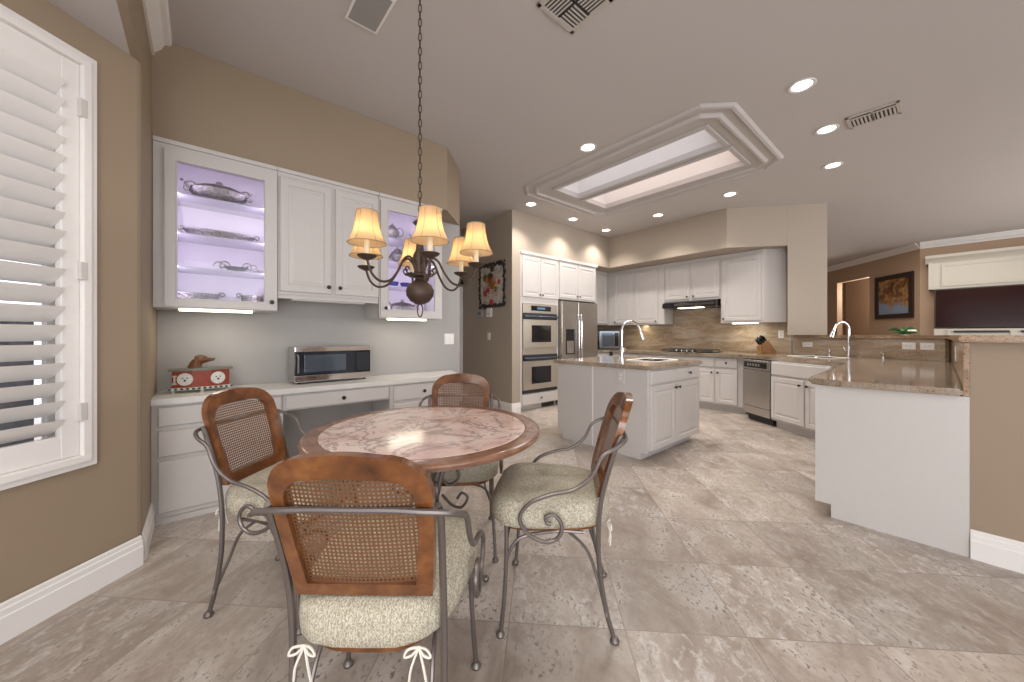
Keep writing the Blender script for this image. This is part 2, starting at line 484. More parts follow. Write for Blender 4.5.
# inner flat with two openings, built as bars at z+0.045
zt = CEIL - 0.004
ix0, ix1, iy0, iy1 = ox0 + 0.235, ox1 - 0.235, oy0 + 0.235, oy1 - 0.235
P1 = (3.50, 3.93, 1.40, 3.22); P2 = (4.08, 4.56, 1.40, 3.22)
obj('moulding', b, CEILM, sk)
b = nb()
for (a, b_, c, d) in ((ix0, P1[0], iy0, iy1), (P1[1], P2[0], iy0, iy1), (P2[1], ix1, iy0, iy1), (P1[0], P1[1], iy0, P1[2]), (P2[0], P2[1], iy0, P2[2]),
                      (P1[0], P1[1], P1[3], iy1), (P2[0], P2[1], P2[3], iy1)):
    box(b, a, b_, c, d, zt, zt + 0.04)
obj('tray_panel', b, CEILM, sk)
for P in (P1, P2):
    b = nb(); x0, x1, y0, y1 = P; w = 0.02
    for (a, b_, c, d) in ((x0 - 0.045, x0, y0 - .045, y1 + .045), (x1, x1 + 0.045, y0 - .045, y1 + .045), (x0, x1, y0 - .045, y0), (x0, x1, y1, y1 + .045)):
        box(b, a, b_, c, d, zt - 0.022, zt + 0.001, 0.004)
    sh = obj('pane_bead', b, CEILM, sk); b = nb(); zs = zt + .0405
    box(b, x0 - w, x0, y0 - w, y1 + w, zs, zt + 0.34); box(b, x1, x1 + w, y0 - w, y1 + w, zs, zt + 0.34)
    box(b, x0, x1, y0 - w, y0, zs, zt + 0.34); box(b, x0, x1, y1, y1 + w, zs, zt + 0.34)
    sh = obj('light_shaft', b, mat('shaft_white', (.75, .73, .72), .7), sk)
    b = nb(); box(b, x0 - .01, x1 + .01, y0 - .01, y1 + .01, zt + 0.33, zt + 0.35)
    obj('pane', b, emit('sky_pane_warm', (1.0, 0.86, 0.81), 1.1) if P is P2 else emit('sky_pane_cool', (0.90, 0.88, 0.93), .85), sh)

# left: bay wall with window, return wall, header, nook ceiling
Lc = (-0.252, 2.690)
Ld = (cos(radians(43.5)), sin(radians(43.5)))
wp = lambda s: (Lc[0] - Ld[0] * s, Lc[1] - Ld[1] * s)          # distance s along the window wall from its right end
wz0, wz1, s0, s1 = 0.645, 2.41, 0.237, 1.95
TH = 0.14
b = nb()
nx, ny = -Ld[1] * TH, Ld[0] * TH


def wq(b, sa, sb, z0, z1):
    p, q = wp(sb), wp(sa); prism(b, [p, q, (q[0] + nx, q[1] + ny), (p[0] + nx, p[1] + ny)], z0, z1)


wq(b, 0, s0, 0, 2.63); wq(b, s0, s1, 0, wz0); wq(b, s0, s1, wz1, 2.63); wq(b, s1, 4.2, 0, 2.63)
struct('wall_left', b, TAN)
# return wall along +Y with a rounded corner, header over the bay
b = nb(); arc = [(Lc[0] - .02 + .035 * (1 - cos(a)) - .012, Lc[1] - .012 + .03 * sin(a)) for a in [0, .4, .8, 1.2, 1.57]]
prism(b, [(-0.238, 3.75), (-0.45, 3.75), (-0.45, 2.60)] + [(-0.268, 2.676), (-0.254, 2.690), (-0.243, 2.706), (-0.238, 2.728)], 0, 2.63)
struct('wall_return', b, TAN)
b = nb(); box(b, -0.275, -0.24, -3.2, 3.62, 2.61, CEIL); struct('wall_header', b, TAN)
b = nb(); prism(b, [(-0.275, 2.9), (-0.275, -3.2), (-4, -3.2), (-4.0, 2.9)], 2.61, 2.72); struct('ceiling_nook', b, CEILM)
# crown along the header
CR = [(0, 0), (0, -0.125), (0.012, -0.125), (0.016, -0.10), (0.045, -0.07), (0.06, -0.035), (0.085, -0.028), (0.095, -0.012), (0.095, 0)]
struct('trim_1', extr(nb(), CR, (-0.24, -3.0, CEIL), (-0.24, 3.24, CEIL)), WHITE2)
# baseboards
BB = [(0, 0), (0.017, 0), (0.017, 0.095), (0.013, 0.10), (0.013, 0.122), (0.008, 0.127), (0.008, 0.142), (0.003, 0.148), (0, 0.148)]
BB = [(a, c * 1.03) for a, c in BB]
bb = nb(); p = wp(3.5); extr(bb, BB, (p[0], p[1], 0), (Lc[0] + .012, Lc[1] - .0, 0)); struct('baseboard_left', bb, WHITE2)
bb = nb(); extr(bb, BB, (-0.238, 2.72, 0), (-0.238, 3.168, 0)); struct('baseboard_return', bb, WHITE2)

q0, q1 = wp(-1.2), wp(5.0); u_ = (-Ld[1] * 2.6, Ld[0] * 2.6); v_ = (-Ld[1] * 2.8, Ld[0] * 2.8)
b = nb(); prism(b, [(q0[0] + u_[0], q0[1] + u_[1]), (q1[0] + u_[0], q1[1] + u_[1]), (q1[0] + v_[0], q1[1] + v_[1]), (q0[0] + v_[0], q0[1] + v_[1])], 0, 1.45)
struct('wall_backdrop', b, mat('backdrop_dark', (.20, .21, .24), .9, noise=(12, .5)))  # invented outdoor wall, added to darken the lower louver gaps
# desk wall (back), soffit with 45 degree end
b = nb(); box(b, -0.45, 2.27, 3.60, 3.74, 0, CEIL); struct('wall_desk', b, GREY)
b = nb(); prism(b, [(-0.24, 3.24), (1.895, 3.24), (2.27, 3.60), (2.27, 3.61), (-0.24, 3.61)], 2.452, CEIL - .001)
struct('wall_desk_soffit', b, TAN)
b = nb(); box(b, 2.13, 2.27, 3.74, 5.75, 0, CEIL); struct('wall_passage', b, TAN)
b = nb()                                   # wall at the end of the passage with a door opening
box(b, 2.27, 3.0, 5.62, 5.75, 0, CEIL); box(b, 3.0, 3.72, 5.62, 5.75, 2.1, CEIL); struct('wall_end', b, TAN)
# picture wall
b = nb(); prism(b, [(3.575, 4.20), (3.74, 4.20), (3.74, 5.75), (3.575, 5.75)], 0, CEIL); struct('wall_picture', b, LTAN)
bb = nb(); extr(bb, BB, (3.575, 5.5, 0), (3.575, 4.2, 0)) ; struct('baseboard_picture', bb, WHITE2)
bb = nb(); extr(bb, BB, (3.56, 4.2, 0), (3.738, 4.2, 0)) ; struct('baseboard_oven', bb, WHITE2)

# oven wall back, hood wall back
b = nb(); box(b, 3.74, 7.0, 4.86, 5.0, 0, CEIL); struct('wall_oven', b, GREY)
b = nb(); box(b, 6.85, 7.0, 1.456, 4.86, 0, CEIL); struct('wall_hood', b, GREY)
SB = 2.50
b = nb(); prism(b, [(3.74, 4.2), (6.07, 4.2), (6.0, 2.08), (6.53, 1.455), (6.85, 1.455), (6.85, 4.86), (3.74, 4.86)], SB, CEIL - .001)
struct('wall_kitchen_soffit', b, LTAN)
b = nb(); prism(b, [(6.53, 1.454), (6.86, 1.06), (6.97, 1.15), (6.97, 1.454)], 1.19, CEIL); struct('wall_diagonal', b, LTAN)
# low wall behind the sink and beside the bar
A_, B_ = (6.43, 1.575), (6.23, -0.05)
b = nb(); prism(b, [(6.86, 1.454), (6.86, 1.06), (6.24, -0.10), (3.15, -0.10), (3.15, -0.22), (6.33, -0.22), (6.98, 1.03), (6.98, 1.454)], 0, 1.15)
struct('wall_low', b, TAN)
b = nb(); box(b, 3.134, 3.29, -2.6, -0.101, 0, 1.149); struct('wall_bar', b, TAN)
bb = nb(); extr(bb, BB, (3.134, -0.102, 0), (3.134, -2.6, 0)); struct('baseboard_bar', bb, WHITE2)

# family room beyond
PL = mat('wall_family', (0.43, 0.30, 0.205), 0.6, noise=(3, .03))
D0, D1 = (13.51, 2.09), (11.3, 0.28)
dl = sqrt((D0[0] - D1[0]) ** 2 + (D0[1] - D1[1]) ** 2); dd = ((D0[0] - D1[0]) / dl, (D0[1] - D1[1]) / dl)
dp = lambda s: (D1[0] + dd[0] * s, D1[1] + dd[1] * s)
b = nb()
for sa, sb, z0, z1 in ((0, 1.33, 0, CEIL), (1.33, 2.45, 2.60, CEIL), (2.45, 5.2, 0, CEIL)):
    p, q = dp(sa), dp(sb); prism(b, [p, q, (q[0] + .12 * dd[1], q[1] - .12 * dd[0]), (p[0] + .12 * dd[1], p[1] - .12 * dd[0])], z0, z1)
struct('wall_family_diagonal', b, PL)
b = nb(); p, q = dp(-.3), dp(4.2); o_ = 1.3
prism(b, [(p[0] + o_ * dd[1], p[1] - o_ * dd[0]), (q[0] + o_ * dd[1], q[1] - o_ * dd[0]), (q[0] + 1.4 * dd[1], q[1] - 1.4 * dd[0]), (p[0] + 1.4 * dd[1], p[1] - 1.4 * dd[0])], 0, CEIL)
struct('wall_family_hall', b, PL)
b = nb(); box(b, 11.3, 11.45, -5.5, 0.28, 0, CEIL); struct('wall_family', b, PL)
CRs = [(-a, c) for a, c in CR]
struct('trim_2', extr(nb(), CR, (11.3, 0.28, CEIL), (11.3, -5.0, CEIL)), WHITE2)
p, q = dp(0), dp(5); struct('trim_3', extr(nb(), [(a, c) for a, c in CR], (q[0], q[1], CEIL), (p[0], p[1], CEIL)), WHITE2)
b = nb(); box(b, 7.0, 16, 5.0, 5.15, 0, CEIL); struct('wall_far', b, PL)
b = nb(); box(b, 15.6, 15.75, -5.5, 5.0, 0, CEIL); struct('wall_far_right', b, PL)

b = nb(); box(b, 3.3, 6.2, -5.75, -5.6, 0, CEIL); box(b, 9.8, 15.6, -5.75, -5.6, 0, CEIL); box(b, 6.2, 9.8, -5.75, -5.6, 0, .4); box(b, 6.2, 9.8, -5.75, -5.6, 2.6, CEIL); struct('wall_rear', b, PL)
# passage door
d1 = nb(); x0, x1 = 3.02, 3.56
rect_loft(d1, 2.66, 3.46, 0.01, 2.08, [(0, .04), (0, 0), (.003, 0)])
door = struct('door_1', d1, DOORM)
door.location = (0, 0, 0)
door.data.transform(Matrix.Translation((0.0, 5.56, 0)))
for (a, c_) in ((0.2, 1.0), (1.12, 1.95)):
    for xx in (2.75, 3.1):
        obj('door_panel', rect_loft(nb(), xx, xx + .27, a, c_, [(0, 5.560), (0, 5.556), (.02, 5.550), (.05, 5.556), (.06, 5.548)]), DOORM, door)
obj('door_handle', tube(nb(), [(3.40, 5.56, 1.03), (3.40, 5.51, 1.03), (3.30, 5.505, 1.03)], 0.011), STEEL, door)
b = nb(); box(b, 3.47, 3.56, 5.53, 5.63, 0, 2.17); box(b, 2.57, 2.65, 5.53, 5.63, 0, 2.17); box(b, 2.57, 3.56, 5.53, 5.63, 2.09, 2.17); struct('trim_4', b, WHITE2)

# ------------------------------------------------------------------ window and shutter
win = bpy.data.objects.new('window_1', None); COL.objects.link(win); win['kind'] = 'structure'
o = wp(0); win.location = (o[0], o[1], 0); win.rotation_euler = (0, 0, radians(43.5))
# local: x along wall (negative = to the left), y = into wall, front = -y
WC = WHITE2
b = nb(); X0, X1 = -s1, -s0
cas = [(0, 0), (0.012, 0), (0.02, 0.012), (0.02, 0.03), (0.012, 0.036), (0.012, 0.05), (0, 0.055)]
for (x0, x1, z0, z1) in ((X0 - .055, X1 + .055, wz1 - .005, wz1 + .055), (X0 - .055, X1 + .055, wz0 - .055, wz0 + .005), (X1 - .005, X1 + .055, wz0, wz1), (X0 - .055, X0 + .005, wz0, wz1)):
    box(b, x0, x1, -0.022, 0.0, z0, z1, 0.004)
for (x0, x1, z0, z1) in ((X0 - .03, X1 + .03, wz1 - .004, wz1 + .03), (X0 - .03, X1 + .03, wz0 - .03, wz0 + .004), (X1 - .004, X1 + .03, wz0, wz1), (X0 - .03, X0 + .004, wz0, wz1)):
    box(b, x0, x1, -0.034, 0.0, z0, z1, 0.005)
obj('window_frame', b, WC, win)
b = nb(); box(b, X0, X1, 0.115, 0.121, wz0, wz1); obj('window_glass', b, GLASS, win)
b = nb()
for xx in (X0 + .02, (X0 + X1) / 2, X1 - .02): box(b, xx - .02, xx + .02, 0.10, 0.13, wz0, wz1)
box(b, X0, X1, .10, .13, wz0, wz0 + .04); box(b, X0, X1, .10, .13, wz1 - .04, wz1); obj('window_mullion', b, WC, win)
for half, (xa, xb) in enumerate((((X0 + X1) / 2 + .003, X1 - .006), (X0 + .006, (X0 + X1) / 2 - .003))):
    lab = ('white plantation shutter panel nearer the desk, beside the tan return wall', 'white plantation shutter panel at the left edge of the photo, nearer the camera')[half]
    sh = thing('plantation_shutter', lab, 'shutter', win.location, radians(43.5))
    b = nb(); st = 0.062; zb, zt2 = wz0 + .006, wz1 - .006
    box(b, xa, xa + st, -.016, .016, zb, zt2, .003); box(b, xb - st, xb, -.016, .016, zb, zt2, .003)
    box(b, xa + st, xb - st, -.014, .014, zb, zb + .10, .003); box(b, xa + st, xb - st, -.014, .014, zt2 - .11, zt2, .003)
    obj('shutter_frame', b, WC, sh)
    za, zc = zb + .10, zt2 - .11
    n = 19; pitch = (zc - za) / n
    for i in range(n):
        zz = za + pitch * (i + .5); b = nb()
        M = Matrix.Translation((0, 0, zz)) @ Matrix.Rotation(radians(-40), 4, 'X')
        prof = [(-.053, 0), (-.036, .004), (0, .0062), (.036, .004), (.053, 0), (.036, -.004), (0, -.0062), (-.036, -.004)]
        vv = [[b.verts.new(M @ Vector((x, yy, z_))) for yy, z_ in prof] for x in (xa + st + .001, xb - st - .001)]
        for j in range(8): b.faces.new([vv[0][j], vv[0][(j + 1) % 8], vv[1][(j + 1) % 8], vv[1][j]])
        b.faces.new(vv[0]); b.faces.new(vv[1][::-1])
        obj('louver', b, WC, sh, sm=True)
    for zz in (wz0 + .2, (wz0 + wz1) / 2 - .05, wz1 - .2):
        b = nb(); hx = xb + .003 if half == 0 else xa - .003
        box(b, hx - .012, hx + .012, -.037, -.012, zz - .04, zz + .04, .002); obj('hinge', b, WHITE, sh)

# ------------------------------------------------------------------ cabinetry parts


def cab_door(parent, x0, x1, z0, z1, y=0.0, knob=None, m=WHITE, name='door', t=0.02, flat=False):
    """raised panel door; front of the carcass at y, door projects to y - t"""
    if flat: rings = [(0, y), (0, y - t + .006), (.006, y - t), (.01, y - t)]
    else: rings = [(0, y), (0, y - t + .005), (.005, y - t), (.052, y - t), (.058, y - t + .007), (.066, y - t + .007), (.09, y - t + .001), (.092, y - t + .001)]
    d = obj(name, rect_loft(nb(), x0, x1, z0, z1, rings), m, parent)
    if knob:
        kx, kz = knob; b = nb()
        lathe(b, [(0, 0), (.006, 0), (.005, .012), (.0145, .018), (.016, .023), (.012, .029), (0, .031)], seg=12,
              M=Matrix.Translation((kx, y - t, kz)) @ Matrix.Rotation(radians(90), 4, 'X'))
        obj('knob', b, KNOBM, d, sm=True)
    return d


def carcass(x0, x1, y0, y1, z0, z1, bev=.002): return box(nb(), x0, x1, y0, y1, z0, z1, bev)


# desk base units -- local frame: origin at (0, 3.17) front plane, facing -Y
def desk_unit(name, label, x0, x1, rows, z0=0.0, depth=.42, knobx=None, kick=True):
    t = thing(name, label, 'cabinet', (x0, 3.17, 0))
    w = x1 - x0; b = nb()
    box(b, 0, w, 0, depth, max(z0, .035) if kick else z0, .752, .002)
    if kick: box(b, .0, w, -.0 + .0, depth, 0, .04)
    obj('body', b, WHITE, t)
    for (zb, ztop, kn) in rows:
        cab_door(t, .03 if kick else .012, w - .012, zb, ztop, 0, (w / 2 if kn is None else kn, (zb + ztop) / 2) if kn != 0 else None, name='drawer', flat=True)
    return t


desk_unit('drawer_cabinet', 'white three drawer desk cabinet at the left end behind the caned chair', -.2375, .462,
          [(.615, .737, 0), (.425, .588, 0), (.073, .399, 0)])
t = thing('pencil_drawer_unit', 'white wide shallow pencil drawer under the desk worktop over the knee space', 'drawer', (.464, 3.17, 0))
obj('body', carcass(0, .806, 0, .42, .622, .752), WHITE, t)
cab_door(t, .012, .794, .632, .738, 0, (.415, .682), name='drawer', flat=True)
desk_unit('drawer_cabinet', 'white desk cabinet right of the knee space, behind the far chair', 1.272, 1.80, [(.60, .737, .32), (.36, .575, .3), (.08, .335, .3)])
b = nb(); prism(b, [(-.236, 3.135), (1.85, 3.135), (2.05, 3.30), (2.15, 3.598), (-.236, 3.598)], .754, .792)
tag(obj('desk_worktop', b, mat('worktop_white', (.68, .66, .635), .25)), 'long white desk worktop along the wall carrying the small steel microwave', 'worktop')

# wall cabinets on the desk wall, front plane y=3.24
def glass_cab(label, x0, x1, z0, z1, dx0, dx1, ox0, ox1, oz0, oz1, shelves, knob, zl):
    t = thing('glass_cabinet', label, 'cabinet', (x0, 3.24, 0), 0)
    w = x1 - x0; D = .355; b = nb(); th = .018
    box(b, 0, th, 0, D, z0, z1); box(b, w - th, w, 0, D, z0, z1); box(b, th, w - th, 0, D, z0, z0 + th); box(b, th, w - th, 0, D, z1 - th, z1)
    # face frame
    a0, a1 = dx0 - x0 + .03, dx1 - x0 - .03
    box(b, 0, a0, -.002, .018, z0, z1); box(b, a1, w, -.002, .018, z0, z1); box(b, a0, a1, -.002, .018, z1 - .06, z1); box(b, a0, a1, -.002, .018, z0, z0 + .04)
    box(b, 0, w, -.02, .0, z1 - .028, z1, .004)
    obj('body', b, WHITE, t)
    b = nb(); box(b, th, w - th, D - .012, D - .002, z0 + th, z1 - th); obj('back_panel', b, LAVIN, t)
    # door frame
    b = nb(); X0_, X1_, A, B = dx0 - x0, dx1 - x0, ox0 - x0, ox1 - x0; zt, zb = z1 - .06, z0 + .008
    for (p0, p1, q0, q1) in ((X0_, A, zb, zt), (B, X1_, zb, zt), (A, B, zb, oz0), (A, B, oz1, zt)): box(b, p0, p1, -.024, -.003, q0, q1)
    d = obj('door', b, WHITE, t)
    b = nb(); i = .008
    for (p0, p1, q0, q1) in ((A - i, A, oz0 - i, oz1 + i), (B, B + i, oz0 - i, oz1 + i), (A, B, oz0 - i, oz0), (A, B, oz1, oz1 + i)): box(b, p0, p1, -.027, -.02, q0, q1, .002)
    obj('bead', b, WHITE, d)
    b = nb(); box(b, A - .005, B + .005, -.014, -.010, oz0 - .005, oz1 + .005); obj('glass_pane', b, GLASS, d)
    b = nb(); lathe(b, [(0, 0), (.006, 0), (.005, .012), (.0145, .018), (.016, .023), (.012, .029), (0, .031)], seg=12,
                    M=Matrix.Translation((knob - x0, -.024, zl)) @ Matrix.Rotation(radians(90), 4, 'X')); obj('knob', b, KNOBM, d, sm=True)
    for s in shelves:
        b = nb(); box(b, th + .001, w - th - .001, .03, D - .014, s - .007, s, .002); obj('shelf', b, mat('shelf_glass', (.62, .62, .66), .15), t)
    b = nb(); box(b, w * .18, w * .78, .05, .10, z0 - .016, z0 - .001, .002); obj('under_light', b, LED, t)
    for s_ in (-1, 1):
        xx = A - .012 if s_ < 0 else B + .012
        light('cabinet_lamp', 'AREA', (xx, .03, (z0 + z1) / 2 - .02), 1.4, (.80, .68, 1.0), z1 - z0 - .14, .02, (radians(90), radians(90), s_ * radians(-32) * -1), t)
    light('counter_lamp', 'AREA', (w * .48, .09, z0 - .02), .7, (1, .93, .75), w * .5, .06, (0, 0, 0), t)
    return t


SHV = [2.085, 1.865, 1.655]
glass_cab('white glass-fronted cabinet at the left end with violet light and silver trays', -.235, .436, 1.368, 2.452, -.18, .431, -.119, .352, 1.432, 2.322, [2.135, 1.875, 1.65], .396, 1.432)
t = thing('wall_cabinet', 'white two-door solid wall cabinet between the two glass-fronted ones', 'cabinet', (.438, 3.24, 0))
obj('body', box(box(carcass(0, .758, 0, .355, 1.495, 2.452), 0, .758, -.02, .02, 2.424, 2.452, .004), .0, .758, 0, .03, 1.47, 1.50), WHITE, t)
cab_door(t, .012, .372, 1.522, 2.388, 0, (.347, 1.575)); cab_door(t, .40, .756, 1.522, 2.388, 0, (.432, 1.575))
b = nb(); box(b, .10, .66, .04, .12, 1.462, 1.494, .003); obj('under_light', b, WHITE2, t)
glass_cab('white glass-fronted cabinet at the right end, behind the chandelier, holding silver teapots', 1.20, 1.83, 1.345, 2.452, 1.212, 1.822, 1.281, 1.744, 1.423, 2.31, [2.09, 1.87, 1.645], 1.25, 1.43)

# ------------------------------------------------------------------ silverware


def scroll(b, c, s, mir=1, r=.004, a=0.0):
    pts = []
    for i in range(10):
        t_ = i / 9; rr = s * (1 - .75 * t_); th = t_ * 4.6
        x = mir * (s + -rr * cos(th)); z = rr * sin(th)
        pts.append((c[0] + x * cos(a), c[1] + x * sin(a), c[2] + z))
    tube(b, pts, r, 6, 2)


def tureen(loc, label, s=1.0, rz=0):
    t = thing('silver_tureen', label, 'tureen', loc, rz)
    b = nb(); wob = lambda a, z: .06 * sin(9 * a)
    lathe(b, [(0, 0), (.075, 0), (.08, .008), (.055, .02), (.075, .03), (.12, .05), (.138, .075), (.135, .092), (.14, .10)], seg=36, sx=1.15 * s, sy=.68 * s, wob=wob)
    obj('bowl', b, SILVER, t, True)
    b = nb(); lathe(b, [(.132, .10), (.115, .118), (.08, .135), (.035, .143), (.012, .150), (.02, .160), (.012, .172), (0, .175)], seg=36, sx=1.12 * s, sy=.66 * s, wob=lambda a, z: .05 * sin(12 * a))
    obj('lid', b, SILVER, t, True)
    for m_ in (-1, 1):
        b = nb(); scroll(b, (m_ * .135 * s, 0, .08), .035, m_, .007); scroll(b, (m_ * .13 * s, 0, .115), .03, m_, .006)
        for q in range(3): ball(b, (m_ * (.16 + .02 * q) * s, 0, .10 + .018 * q), .011, (1, .6, 1), 8, 5)
        obj('handle', b, SILVER, t, True)
    for q in range(4):
        b = nb(); a = pi / 4 + q * pi / 2; ball(b, (.08 * s * cos(a), .05 * s * sin(a), .012), .014, (1, 1, .85), 8, 6); obj('foot', b, SILVER, t, True)
    return t


def tray(loc, label, rx=.2, ry=.12, h=.035, name='silver_tray', cat='tray'):
    t = thing(name, label, cat, loc)
    b = nb(); lathe(b, [(0, .004), (.7, .004), (.8, .006), (.96, h), (1.0, h + .006), (1.0, h + .012), (.94, h + .008), (.78, .014), (0, .012)], seg=40, sx=rx, sy=ry, wob=lambda a, z: .018 * sin(14 * a))
    obj('dish', b, SILVER, t, True)
    for m_ in (-1, 1):
        b = nb(); scroll(b, (m_ * (rx - .015), 0, h + .008), .024, m_, .006); scroll(b, (m_ * (rx - .02), .02, h), .018, m_, .004); obj('handle', b, SILVER, t, True)
    return t


def teapot(loc, label, s=1.0, rz=0, tall=1.0):
    t = thing('silver_teapot', label, 'teapot', loc, rz); b = nb(); T = tall
    lathe(b, [(0, 0), (.04 * s, 0), (.042 * s, .006), (.02 * s, .015), (.03 * s, .03 * T), (.06 * s, .06 * T), (.066 * s, .085 * T), (.05 * s, .12 * T), (.03 * s, .135 * T), (.033 * s, .14 * T)], seg=20); obj('body', b, SILVER, t, True)
    b = nb(); lathe(b, [(.033 * s, .14 * T), (.025 * s, .15 * T), (.008, .158 * T), (.01, .168 * T), (0, .176 * T)], seg=14); obj('lid', b, SILVER, t, True)
    b = nb(); tube(b, [(.055 * s, 0, .06 * T), (.085 * s, 0, .075 * T), (.09 * s, 0, .11 * T), (.112 * s, 0, .135 * T)], lambda q: .011 - .006 * q, 8, 5); obj('spout', b, SILVER, t, True)
    b = nb(); tube(b, [(-.045 * s, 0, .125 * T), (-.085 * s, 0, .14 * T), (-.11 * s, 0, .10 * T), (-.085 * s, 0, .06 * T), (-.058 * s, 0, .06 * T)], .005, 8, 5); obj('handle', b, SILVER, t, True)
    return t


yS = 3.42
tureen((.10, yS, 2.136), 'ornate silver tureen with scroll handles on top shelf of left glass cabinet', 1.02).scale = (1, 1, 1.0)
tray((.11, yS, 1.876), 'long oval silver tray on the second shelf of the left glass cabinet', .21, .10, .045)
t = thing('silver_centrepiece', 'low scrolled silver centrepiece on the third shelf of left glass cabinet', 'centrepiece', (.20, yS, 1.651)); t.scale = (1.15, 1, 1.35)
b = nb(); lathe(b, [(0, 0), (.05, 0), (.03, .012), (.05, .02), (.07, .032), (.06, .032), (0, .02)], seg=20); obj('base', b, SILVER, t, True)
for m_ in (-1, 1):
    b = nb(); scroll(b, (m_ * .03, 0, .035), .034, m_, .004); scroll(b, (m_ * .05, .01, .03), .022, m_, .004); tube(b, [(m_ * .03, 0, .02), (m_ * .09, 0, .055), (m_ * .12, 0, .03)], .0035, 6, 4); obj('branch', b, SILVER, t, True)
tray((.37, yS, 1.651), 'small silver dish at the right end of the third shelf, left glass cabinet', .045, .04, .022)
tray((-.04, yS, 1.387), 'fluted silver serving dish on the floor of the left glass cabinet', .15, .09, .085, 'silver_dish', 'dish')
tray((.30, yS + .03, 1.387), 'silver dish behind the glass reflection, bottom right of left glass cabinet', .075, .07, .09, 'silver_dish', 'dish')
teapot((1.40, yS, 2.091), 'tall silver coffee pot on the top shelf of the right glass cabinet', 1.0, pi, 1.0)
teapot((1.675, yS + .03, 2.091), 'small silver teapot on the top shelf of the right glass cabinet', .8, pi, .85)
teapot((1.45, yS, 1.871), 'wide silver teapot on the second shelf of right glass cabinet', 1.1, pi)
tray((1.69, yS, 1.871), 'round silver bowl on the second shelf of right glass cabinet', .08, .07, .05, 'silver_bowl', 'bowl')
BLUEG = mat('blue_glass', (.06, .07, .30), .08, .2)
for i, xx in enumerate((1.41, 1.53, 1.65)):
    b = nb(); lathe(b, [(0, 0), (.022, 0), (.02, .005), (.045, .03), (.05, .055), (.046, .055), (.04, .03), (0, .012)], (xx, yS, 1.646), 18)
    tag(obj('blue_bowl', b, BLUEG, sm=True), ('small cobalt blue bowl on third shelf of right glass cabinet, leftmost of three', 'small cobalt blue bowl on third shelf of right glass cabinet, middle of three', 'small cobalt blue bowl on third shelf of right glass cabinet, rightmost of three')[i], 'bowl', 'blue bowls in the right glass cabinet')
tureen((1.50, yS, 1.364), 'ornate silver tureen on the floor of the right glass cabinet', .9)
b = nb(); lathe(b, [(0, 0), (.03, 0), (.032, .01), (.03, .11), (.024, .115), (0, .115)], (1.325, yS - .06, 1.364), 14)
tag(obj('white_jar', b, WHITE2, sm=True), 'small plain white jar in the bottom left corner of right glass cabinet', 'jar')

# ------------------------------------------------------------------ desk objects
t = thing('microwave', 'small stainless steel microwave with mirrored door on the white desk', 'microwave', (.868, 3.37, .792), radians(4))
w = .304
b = nb(); box(b, -w, w, 0, .21, .015, .30, .008); obj('body', b, STEEL, t)
b = nb(); box(b, -w, w, -.022, -.001, .015, .068, .003); box(b, -w, w, -.022, -.001, .262, .30, .003); obj('front_trim', b, CHROME, t)
b = nb(); box(b, -w, .16, -.02, -.001, .069, .261, .002); d = obj('door', b, mat('mirror_black', (.05, .06, .08), .04, .6), t)
b = nb(); box(b, -.235, .09, -.0225, -.0195, .095, .235, .001); obj('window', b, mat('oven_window', (.12, .15, .19), .06, .5), d)
b = nb(); tube(b, [(-.285, -.022, .09), (-.285, -.045, .10), (-.285, -.045, .23), (-.285, -.022, .24)], .007); obj('handle', b, CHROME, d, True)
b = nb(); box(b, .163, w, -.02, -.001, .069, .261, .002); p_ = obj('control_panel', b, BLACK, t)
b = nb(); box(b, .185, .295, -.0215, -.0195, .085, .245, .001); obj('display', b, mat('mirror_black', (.05, .06, .08), .04, .6), p_)
for r_ in range(0):
    for c_ in range(3):
        b = nb(); box(b, .195 + .034 * c_, .219 + .034 * c_, -.0225, -.0195, .10 + .036 * r_, .123 + .036 * r_, .001); obj('button', b, STEEL, p_)
for q in ((-w + .04, .03), (w - .04, .03), (-w + .04, .18), (w - .04, .18)):
    b = nb(); lathe(b, [(.014, 0), (.014, .016)], (q[0], q[1], 0), 10); obj('foot', b, DARK, t)

t = thing('keepsake_box', 'red painted footed box with white dog pictures and a dog head on its lid', 'box', (.0, 3.42, .792), radians(3))
RED = mat('red_lacquer', (.26, .035, .012), .3, noise=(20, .35))
b = nb(); prism(b, [(-.155, -.035), (-.05, -.062), (.05, -.062), (.155, -.035), (.155, .05), (-.155, .05)], .035, .150); obj('body', b, RED, t)
PALE = mat('box_pale_edge', (.55, .56, .50), .4, noise=(50, .3)); GRN = mat('box_green_lid', (.16, .16, .12), .35)
b = nb(); prism(b, [(-.175, -.045), (-.05, -.074), (.05, -.074), (.175, -.045), (.175, .06), (-.175, .06)], .150, .166); obj('lid', b, GRN, t)
b = nb(); prism(b, [(-.172, -.045), (-.05, -.074), (.05, -.074), (.172, -.045), (.172, .06), (-.172, .06)], .020, .036); obj('base_rim', b, PALE, t)
for i in range(12):
    xx = -.165 + .03 * i; b = nb(); yy = -.046 - .028 * min(1, max(0, (.165 - abs(xx)) / .115)); box(b, xx - .008, xx + .008, yy - .002, yy + .0, .022, .034); obj('checker', b, DARK, t)
for (fx, fy) in ((-.15, -.03), (.15, -.03), (0, -.062), (-.15, .045), (.15, .045)):
    b = nb(); lathe(b, [(.009, 0), (.014, .006), (.008, .012), (.013, .021)], (fx, fy, 0), 10); obj('foot', b, PALE, t, True)
